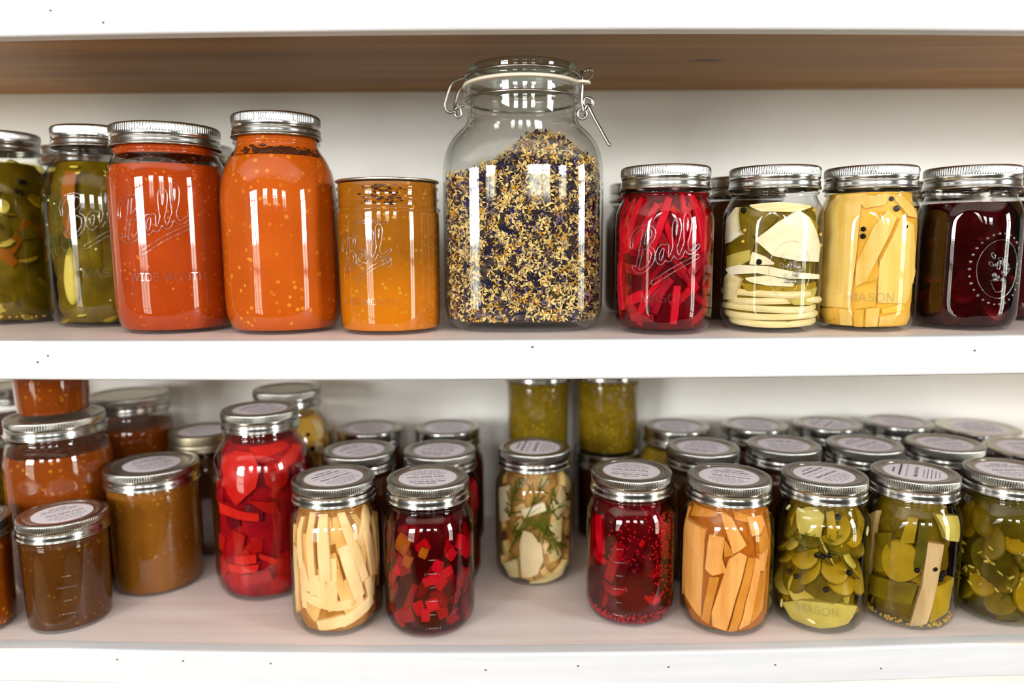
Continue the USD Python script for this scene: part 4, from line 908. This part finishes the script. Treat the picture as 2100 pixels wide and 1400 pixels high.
def c_melon(j):
    V = View(j, 1494, 97, 1301, .440); rr = np.random.default_rng(44)
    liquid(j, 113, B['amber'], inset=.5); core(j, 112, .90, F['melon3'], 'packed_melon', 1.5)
    S = [([(1405, 1085), (1450, 1088), (1446, 1268), (1412, 1240)], F['melon'], 1.2), ([(1408, 1040), (1470, 1054), (1470, 1062), (1412, 1076)], F['melon2'], 1.4), ([(1476, 1050), (1505, 1062), (1534, 1110), (1508, 1128), (1496, 1096)], F['melon'], 1.2),
         ([(1458, 1096), (1490, 1098), (1486, 1140), (1496, 1166), (1468, 1176), (1452, 1166)], F['melon'], 1.4), ([(1488, 1100), (1512, 1130), (1490, 1138)], F['melon2'], 2.5), ([(1462, 1180), (1482, 1178), (1470, 1230), (1462, 1280), (1446, 1272)], F['melon2'], 2.2),
         ([(1500, 1140), (1520, 1124), (1536, 1132), (1500, 1286), (1470, 1280), (1468, 1250)], F['melon'], 1.6), ([(1538, 1134), (1552, 1138), (1522, 1284), (1504, 1288)], F['melon2'], 1.4), ([(1554, 1136), (1566, 1150), (1548, 1270), (1526, 1284)], F['melon'], 1.8),
         ([(1540, 1060), (1576, 1062), (1574, 1090), (1545, 1095)], F['melon'], 2.0), ([(1556, 1100), (1574, 1080), (1580, 1120), (1560, 1130)], F['melon2'], 1.2), ([(1562, 1134), (1580, 1120), (1574, 1170), (1558, 1165)], F['melon'], 2.2),
         ([(1508, 1050), (1550, 1052), (1540, 1070), (1510, 1064)], F['melon2'], 2.5), ([(1560, 1175), (1582, 1165), (1574, 1250), (1552, 1270)], F['melon2'], 3)]
    for p, m_, ins in S: V.slab(p, 7, m_, 'melon_stick', ins)
    strips(j, 9, [F['melon'], F['melon2']], 'melon_stick', (14, 18), (60, 90), z=(8, 106), tilt=.1, phi=(1.6, 4.7), rnd=rr)
jar('jar_of_orange_melon', 'front pint jar of thick pale orange melon sticks', 'pint', 188, 617, Z0, c_melon, paper=-8, variant=4)
def c_pepperpickle(j):
    V = View(j, 1684, 98, 1297, .440); rr = np.random.default_rng(45)
    liquid(j, 112, B['green']); core(j, 111, .76, F['pickle2'], 'packed_pickles', 3)
    rounds(j, 30, [F['pickle1'], F['pickle1'], F['pickle3'], F['pickle2']], 'pickle_round', (17, 23), (4, 6), z=(22, 106), phi=(-1.5, 1.5), inset=(2, 6), tiltx=(.3, .9), rnd=rr, peel=F['pickle4'])
    V.slab([(1610, 1255), (1650, 1232), (1720, 1226), (1764, 1238), (1750, 1272), (1690, 1284), (1630, 1280)], 6, F['pickle3'], 'pickle_slice', 2.2)
    V.slab([(1622, 1060), (1660, 1044), (1690, 1058), (1684, 1100), (1640, 1100)], 6, F['pickle3'], 'pickle_slice', 3)
    V.slab([(1694, 1052), (1712, 1048), (1716, 1100), (1698, 1108)], 5, F['pickle1'], 'pickle_slice', 2.2)
    for x, y in ((1678, 1136), (1690, 1137), (1703, 1133), (1721, 1060), (1744, 1167), (1623, 1183), (1637, 1188), (1700, 1202)): V.dot(x, y, 2.5, M['pepper'], 'peppercorn', .9)
    for x, y, an in ((1603, 1062, .8), (1634, 1058, 1.8), (1780, 1098, .4), (1608, 1258, .1), (1672, 1270, 2.0), (1650, 1068, 1.4)): V.dot(x, y, 2.6, F['seed'], 'cucumber_seed', .8, (.6, .4, 1.7), an)
    rounds(j, 7, [F['pickle1'], F['pickle2']], 'pickle_round', (16, 20), z=(14, 98), phi=(1.8, 4.5), rnd=rr, peel=F['pickle4'])
    g = []
    for i in range(30):
        a0, z0_ = phi_of(rr.uniform(-.7, .3)), rr.uniform(70, 90); p = [(0, 0)]
        for s_ in range(4): p.append((p[-1][0] + rr.normal(.6, 2.0), p[-1][1] + rr.normal(-.4, 1.8)))
        p = np.array(p); aa = a0 + p[:, 0] / j.R; zz = z0_ + p[:, 1]; rad = j.rs(aa, zz) - 1.2; g.append(tube(np.column_stack([rad * np.sin(aa), -rad * np.cos(aa), zz]), .32, 4))
    put(j.path, 'dill_fronds', merge(g), F['rosemary'], kind='stuff')
jar('jar_of_peppercorn_pickles', 'front pint jar of pickle slices dotted with black peppercorns, right of orange melon', 'pint', 272, 620, Z0, c_pepperpickle, paper=62, variant=5,
    emboss=(('raised_lettering', lambda j: raise_text(j, 'MASON', 7.0, .0, 20)),))
def c_stickpickle(j):
    V = View(j, 1878, 100, 1291, .435); rr = np.random.default_rng(46)
    liquid(j, 112, B['green']); core(j, 111, .76, F['pickle2'], 'packed_pickles', 3)
    V.slab([(1912, 1102), (1941, 1106), (1936, 1180), (1922, 1270), (1888, 1282), (1906, 1190)], 5, F['strip'], 'onion_strip', 1.0)
    V.slab([(1790, 1080), (1805, 1062), (1800, 1180), (1786, 1240)], 5, F['strip'], 'onion_strip', 2)
    v, f = disc(19, 6, 28, .5); v = rot(v, math.pi / 2, 0, 0); v[:, 1] -= v[:, 1].min(); a, z = V.at(1862, 1152)
    put(j.path, 'pickle_round', tri((j.wrap(v, float(a), float(z), 0, 2.4), f), 40), F['pickle1'])
    V.slab([(1870, 1060), (1892, 1058), (1886, 1108), (1858, 1112)], 6, F['pickle1'], 'pickle_spear', 2); V.slab([(1894, 1066), (1912, 1064), (1912, 1102), (1904, 1160), (1888, 1158)], 6, F['pickle4'], 'pickle_spear', 2.2)
    V.slab([(1930, 1050), (1974, 1060), (1972, 1110), (1950, 1100)], 6, F['pickle3'], 'pickle_slice', 1.8); V.slab([(1806, 1110), (1840, 1096), (1838, 1180), (1808, 1190)], 6, F['pickle2'], 'pickle_spear', 3)
    V.slab([(1800, 1200), (1900, 1190), (1890, 1236), (1800, 1240)], 7, F['pickle2'], 'pickle_spear', 3); V.slab([(1930, 1195), (1968, 1180), (1962, 1250), (1928, 1270)], 6, F['pickle1'], 'pickle_spear', 2.4)
    rounds(j, 8, [F['pickle1'], F['pickle2']], 'pickle_round', (15, 19), (5, 7), z=(14, 98), phi=(-1.5, 1.5), inset=(5, 8), rnd=rr, peel=F['pickle4'])
    rounds(j, 7, [F['pickle1'], F['pickle2']], 'pickle_round', (16, 20), z=(14, 98), phi=(1.8, 4.5), rnd=rr, peel=F['pickle4'])
    for x, y in ((1929, 1156), (1948, 1166), (1941, 1178), (1943, 1170), (1896, 1162)): V.dot(x, y, 2.5, M['pepper'], 'peppercorn', .4)
    specks(j, 130, 1.0, M['mustard'], 'mustard_seeds', (4.5, 8), (-2, 2), (.8, 5), rnd=rr, one=True)
jar('jar_of_spear_pickles', 'front pint jar of pickle spears with an upright pale onion strip and seeds below', 'pint', 354, 625, Z0, c_stickpickle, paper=88, variant=6)
def c_darkpickle(j):
    rr = np.random.default_rng(47)
    liquid(j, 110, B['olive']); core(j, 109, .74, F['pickle4'], 'packed_pickles', 3)
    rounds(j, 20, [F['pickle2'], F['pickle4'], F['pickle2'], F['pickle1']], 'pickle_round', (17, 22), (5, 7), z=(8, 98), phi=(-1.5, 1.3), inset=(1.8, 5), tiltx=(.0, 1.1), rnd=rr, peel=F['pickle4'])
    specks(j, 36, 2.0, F['pickle3'], 'cucumber_seed', (30, 70), (-1.1, .7), (1.2, 2.2), (.6, .4, 1.6), rnd=rr)
jar('jar_of_dark_pickles', 'pint jar of dark olive cucumber slices cut by the right edge, front row', 'pint', 440, 630, Z0, c_darkpickle, paper=30, variant=7)
def c_rosemary(j):
    V = View(j, 1098, 84, 1198, .50); rr = np.random.default_rng(48)
    liquid(j, 113, B['tan'], inset=.5); core(j, 110, .76, F['turnip2'], 'packed_garlic', 3)
    V.slab([(1070, 1180), (1066, 1110), (1074, 1080), (1092, 1086), (1112, 1110), (1116, 1140), (1104, 1168)], 7, F['garlic'], 'garlic_sliver', 1.2)
    V.slab([(1130, 1030), (1160, 1000), (1168, 1040), (1140, 1062)], 6, F['garlic'], 'garlic_sliver', 2); V.slab([(1020, 1010), (1036, 1000), (1036, 1070), (1022, 1080)], 6, F['onion'], 'garlic_sliver', 2)
    V.slab([(1130, 1068), (1158, 1060), (1154, 1110), (1132, 1100)], 6, F['onion2'], 'garlic_sliver', 2.4); V.slab([(1030, 1160), (1060, 1140), (1062, 1180), (1040, 1186)], 6, F['onion2'], 'garlic_sliver', 2)
    V.slab([(1070, 1040), (1118, 1024), (1122, 1040), (1076, 1056)], 5, F['onion'], 'garlic_sliver', 1.6); V.slab([(1080, 1190), (1150, 1170), (1170, 1150), (1160, 1180), (1110, 1196)], 6, F['onion2'], 'garlic_sliver', 2)
    chunks(j, 26, [F['turnip'], F['onion2'], F['turnip2']], 'garlic_piece', (8, 14), (10, 106), (2.5, 6), (-1.6, 1.6), rr); chunks(j, 12, [F['garlic'], F['onion2']], 'garlic_piece', (11, 16), (12, 100), (3, 7), (1.7, 4.6), rr)
    for (x0, y0, x1, y1) in ((1044, 1130, 1110, 1000), (1050, 1090, 1160, 1030), (1090, 1060, 1150, 1120), (1044, 1060, 1060, 1000), (1110, 1050, 1140, 1110), (1140, 1000, 1120, 1060)):
        g = []
        a, z = V.at([x0, x1], [y0, y1]); tt = np.linspace(0, 1, 14)
        for k in range(-1, 15):
            if k < 0: p = np.column_stack([a[0] + (a[1] - a[0]) * tt, z[0] + (z[1] - z[0]) * tt])
            else:
                q = tt[min(k, 13)]; d = rr.normal(0, .7) + math.atan2(z[1] - z[0], (a[1] - a[0]) * j.R); L = rr.uniform(9, 17)
                p = np.array([[a[0] + (a[1] - a[0]) * q + L * t_ * math.cos(d) / j.R, z[0] + (z[1] - z[0]) * q + L * t_ * math.sin(d)] for t_ in (0, .5, 1)])
            zz = np.clip(p[:, 1], 6, 108); rad = j.rs(p[:, 0], zz) - 1.5 - rr.uniform(0, 1.5); g.append(tube(np.column_stack([rad * np.sin(p[:, 0]), -rad * np.cos(p[:, 0]), zz]), .75, 5))
        put(j.path, 'rosemary_sprig', merge(g), F['rosemary'])
jar('jar_of_garlic_and_rosemary', 'pint jar of pale garlic slivers with green rosemary sprigs, set back beside the gap', 'pint', 22, 712, Z0, c_rosemary, paper=82, variant=8)

# lower shelf, left group
jar('jar_of_apple_butter', 'small brown jelly jar with a printed lid label at the front left corner', 'jelly', -400, 626, Z0, sauce_fill('apple', 88, 'apple_butter'), paper=14, variant=9, paper_r=24,
    emboss=(('raised_graduations', lambda j: raise_dashes(j, -.05, (18, 30, 42, 52), 11)),))
jar('jar_of_apple_butter', 'wide tan apple butter jar with an oval paper label on its lid, lower left', 'wide_jelly', -355, 700, Z0, sauce_fill('apple_light', 112, 'apple_butter'), paper=10, variant=10, paper_r=26,
    emboss=(('raised_graduations', lambda j: raise_dashes(j, .35, (44, 56, 68, 80, 92), 10)),))
def c_rust(j):
    put(j.path, 'sauce', j.fill(136, .7), F['rust'])
    rr = np.random.default_rng(8); g = []
    for i in range(160):
        a, z = rr.uniform(-1.5, 1.5), rr.uniform(135, 148); v, f = ball(rr.uniform(.8, 2.4), 1.5, .4, .8, 0); rad = float(j.rz(z)) - 1.2
        g.append(soft(rot(v, 0, 0, a) + [rad * math.sin(a), -rad * math.cos(a), z], f))
    put(j.path, 'dried_residue', merge(g), F['residue'], kind='stuff')
jar('jar_of_rust_sauce', 'wide-mouth jar of rust-coloured sauce carrying a small jelly jar on its lid', 'wide_quart', -447, 702, Z0, c_rust)
jar('small_jelly_jar', 'small jar of red-orange jelly stacked on the lid of the rust sauce jar', 'small_jelly', -449, 704, Z0 + .1702, sauce_fill('rust', 39, 'jelly'))
jar('jar_of_rust_sauce', 'wide-mouth jar of rust-coloured sauce at the back left, behind the stacked jelly jar', 'wide_quart', -428, 800, Z0, filled(136, 'rust', 'sauce'))
def c_radish(j):
    V = View(j, 537, 104, 1230, .46); rr = np.random.default_rng(51)
    liquid(j, 151, B['scarlet'], inset=.5); core(j, 149, .88, F['beet2'], 'packed_radish', 3)
    V.slab([(448, 930), (470, 915), (515, 918), (530, 950), (520, 985), (480, 1022), (462, 1000)], 10, F['radish1'], 'radish_wedge', 1.4)
    V.slab([(535, 945), (560, 938), (590, 955), (584, 985), (560, 1000), (540, 980)], 9, F['radish2'], 'radish_wedge', 2)
    V.slab([(560, 945), (620, 915), (634, 925), (570, 962)], 8, F['radish1'], 'radish_wedge', 1.6); V.slab([(500, 910), (600, 905), (612, 918), (520, 932)], 8, F['radish1'], 'radish_wedge', 3)
    V.slab([(446, 1022), (524, 1038), (524, 1054), (446, 1044)], 7, F['radish1'], 'radish_strip', 1.4); V.slab([(500, 1010), (560, 1020), (566, 1044), (540, 1040)], 7, F['radish2'], 'radish_wedge', 2.4)
    V.slab([(470, 1128), (515, 1122), (514, 1140), (470, 1146)], 8, F['radish1'], 'radish_strip', 1.6); V.slab([(454, 1150), (520, 1144), (514, 1160), (458, 1166)], 8, F['radish1'], 'radish_strip', 1.6)
    V.slab([(480, 1168), (540, 1158), (544, 1180), (484, 1188)], 8, F['radish2'], 'radish_strip', 1.6); V.slab([(520, 1122), (560, 1140), (552, 1150), (520, 1130)], 7, F['radish1'], 'radish_wedge', 2); V.slab([(556, 1140), (584, 1130), (580, 1200), (556, 1206)], 8, F['radish2'], 'radish_wedge', 2)
    chunks(j, 34, [F['beet2'], F['radish2'], F['beet3'], F['radish2']], 'radish_piece', (12, 20), (8, 134), (3, 7), (-1.5, 1.5), rr); chunks(j, 12, [F['radish1'], F['radish2']], 'radish_piece', (14, 20), (10, 140), (3, 8), (1.7, 4.6), rr)
jar('jar_of_red_radish', 'tall quart jar of bright red radish wedges on the lower shelf', 'quart', -242.5, 690.5, Z0, c_radish, paper=30, variant=11)
def c_cauli(j):
    rr = np.random.default_rng(52)
    liquid(j, 150, B['amber']); core(j, 148, .86, F['squash2'], 'packed_vegetables', 3)
    chunks(j, 26, [F['onion2'], F['onion'], F['turnip']], 'pale_vegetable_piece', (13, 20), (12, 138), (1.8, 6), (-1.7, 1.7), rr); specks(j, 4, 2.6, M['pepper'], 'peppercorn', (90, 140), (.5, 1.2), rnd=rr)
jar('jar_of_pale_vegetables', 'tall quart jar of pale yellow vegetables behind the red radish jar', 'quart', -247, 790, Z0, c_cauli, dull=False)
jar('jar_of_preserves', 'dark brown pint jar with a dull label-topped lid between tan apple butter and red radish', 'pint', -340, 786, Z0, filled(108, 'darkbrown'), hi=False, paper=10, dull=True, variant=12)
jar('jar_of_preserves', 'dark quart jar at the back left edge, behind the stacked jelly jar', 'quart', -572, 816, Z0, filled(140, 'darkbrown'), hi=False)
jar('jar_of_preserves', 'green-brown pint jar cut by the left edge, above the leftmost front lid', 'pint', -553, 722, Z0, filled(100, 'relish'), hi=False)
jar('jar_of_apple_butter', 'brown jelly jar cut by the left edge, lower front corner', 'jelly', -479, 612, Z0, sauce_fill('rust', 88, 'apple_butter'), hi=False)

# lower shelf, olive relish jars stacked two high at the back
for X, Y, which in ((29, 812, 'left'), (108.5, 818, 'right')):
    jar('jar_of_relish', f'lower jelly jar under the {which} olive relish jar at the back', 'jelly', X, Y, Z0, filled(88, 'darkbrown'), hi=False, group='jelly jars stacked two high')
    jar('jar_of_relish', f'{which} one of the two stacked jars of olive green relish below middle shelf', 'jelly', X, Y, Z0 + .0987, sauce_fill('relish', 86, 'relish'), hi=True, group='jelly jars stacked two high')

# lower shelf, second and third rows
ROWS = [
 ('brown pint jar with label-topped lid directly behind the cream turnip strips', -152.5, 706, 'darkbrown', 35, 1),
 ('red pint jar with label-topped lid directly behind the dark chopped beets', -72, 704, 'beetrow', 160, 2),
 ('third-row dark pint jar with label-topped lid, two behind the cream turnip strips', -158, 794, 'darkbrown', 20, 3),
 ('third-row dark red pint jar with label-topped lid, two behind the chopped beets', -72, 795, 'darkred', 10, 4),
 ('amber pint jar, second row, behind the gap between seeded beets and orange melon', 189, 709, 'apple', 170, 5),
 ('dark pint jar, second row, behind the gap between orange melon and peppercorn pickles', 272, 716, 'darkbrown', 5, 6),
 ('dark pint jar, second row, behind the gap between peppercorn pickles and spear pickles', 353.5, 716, 'darkbrown', 60, 7),
 ('dark pint jar, second row, behind the gap between spear pickles and rightmost dark pickles', 435, 718, 'darkred', 40, 8),
 ('olive pint jar in third row, just right of the stacked olive relish jars', 182, 794, 'relish', 170, 9),
 ('third-row pint jar, second lid right of the stacked olive relish jars', 270, 799, 'darkbrown', 12, 10),
 ('third-row pint jar, third lid right of the stacked olive relish jars', 352, 801, 'darkbrown', 75, 11),
 ('third-row pint jar, fourth lid right of the stacked olive relish jars', 435, 807, 'darkbrown', 20, 12),
]
def c_beetrow(j):
    rr = np.random.default_rng(61); liquid(j, 111, B['red']); core(j, 110, .7, F['beet1'], 'packed_beets', 3)
    strips(j, 12, [F['beet1'], F['beet2']], 'beet_strip', (9, 13), (30, 50), z=(8, 104), tilt=.6, phi=(-1.6, 1.6), rnd=rr)
for lab, X, Y, key, ang, var in ROWS:
    jar('labelled_pint_jar', lab, 'pint', X, Y, Z0, c_beetrow if key == 'beetrow' else filled(109, key), hi=Y < 730, paper=ang, variant=var, group='label-topped pint jars in the back rows')
jar('labelled_pint_jar', 'ringless dark red jar with flat white-labelled lid at the back right', 'wide_pint', 528, 812, Z0, filled(110, 'darkred'), hi=False, band=False, group='label-topped pint jars in the back rows', paper=20, variant=13, paper_r=30)
jar('labelled_pint_jar', 'ringless dark red jar with flat labelled lid at the right edge, second row', 'wide_pint', 527, 724, Z0, filled(112, 'darkred'), hi=False, band=False, group='label-topped pint jars in the back rows', paper=15, variant=14, paper_r=30)
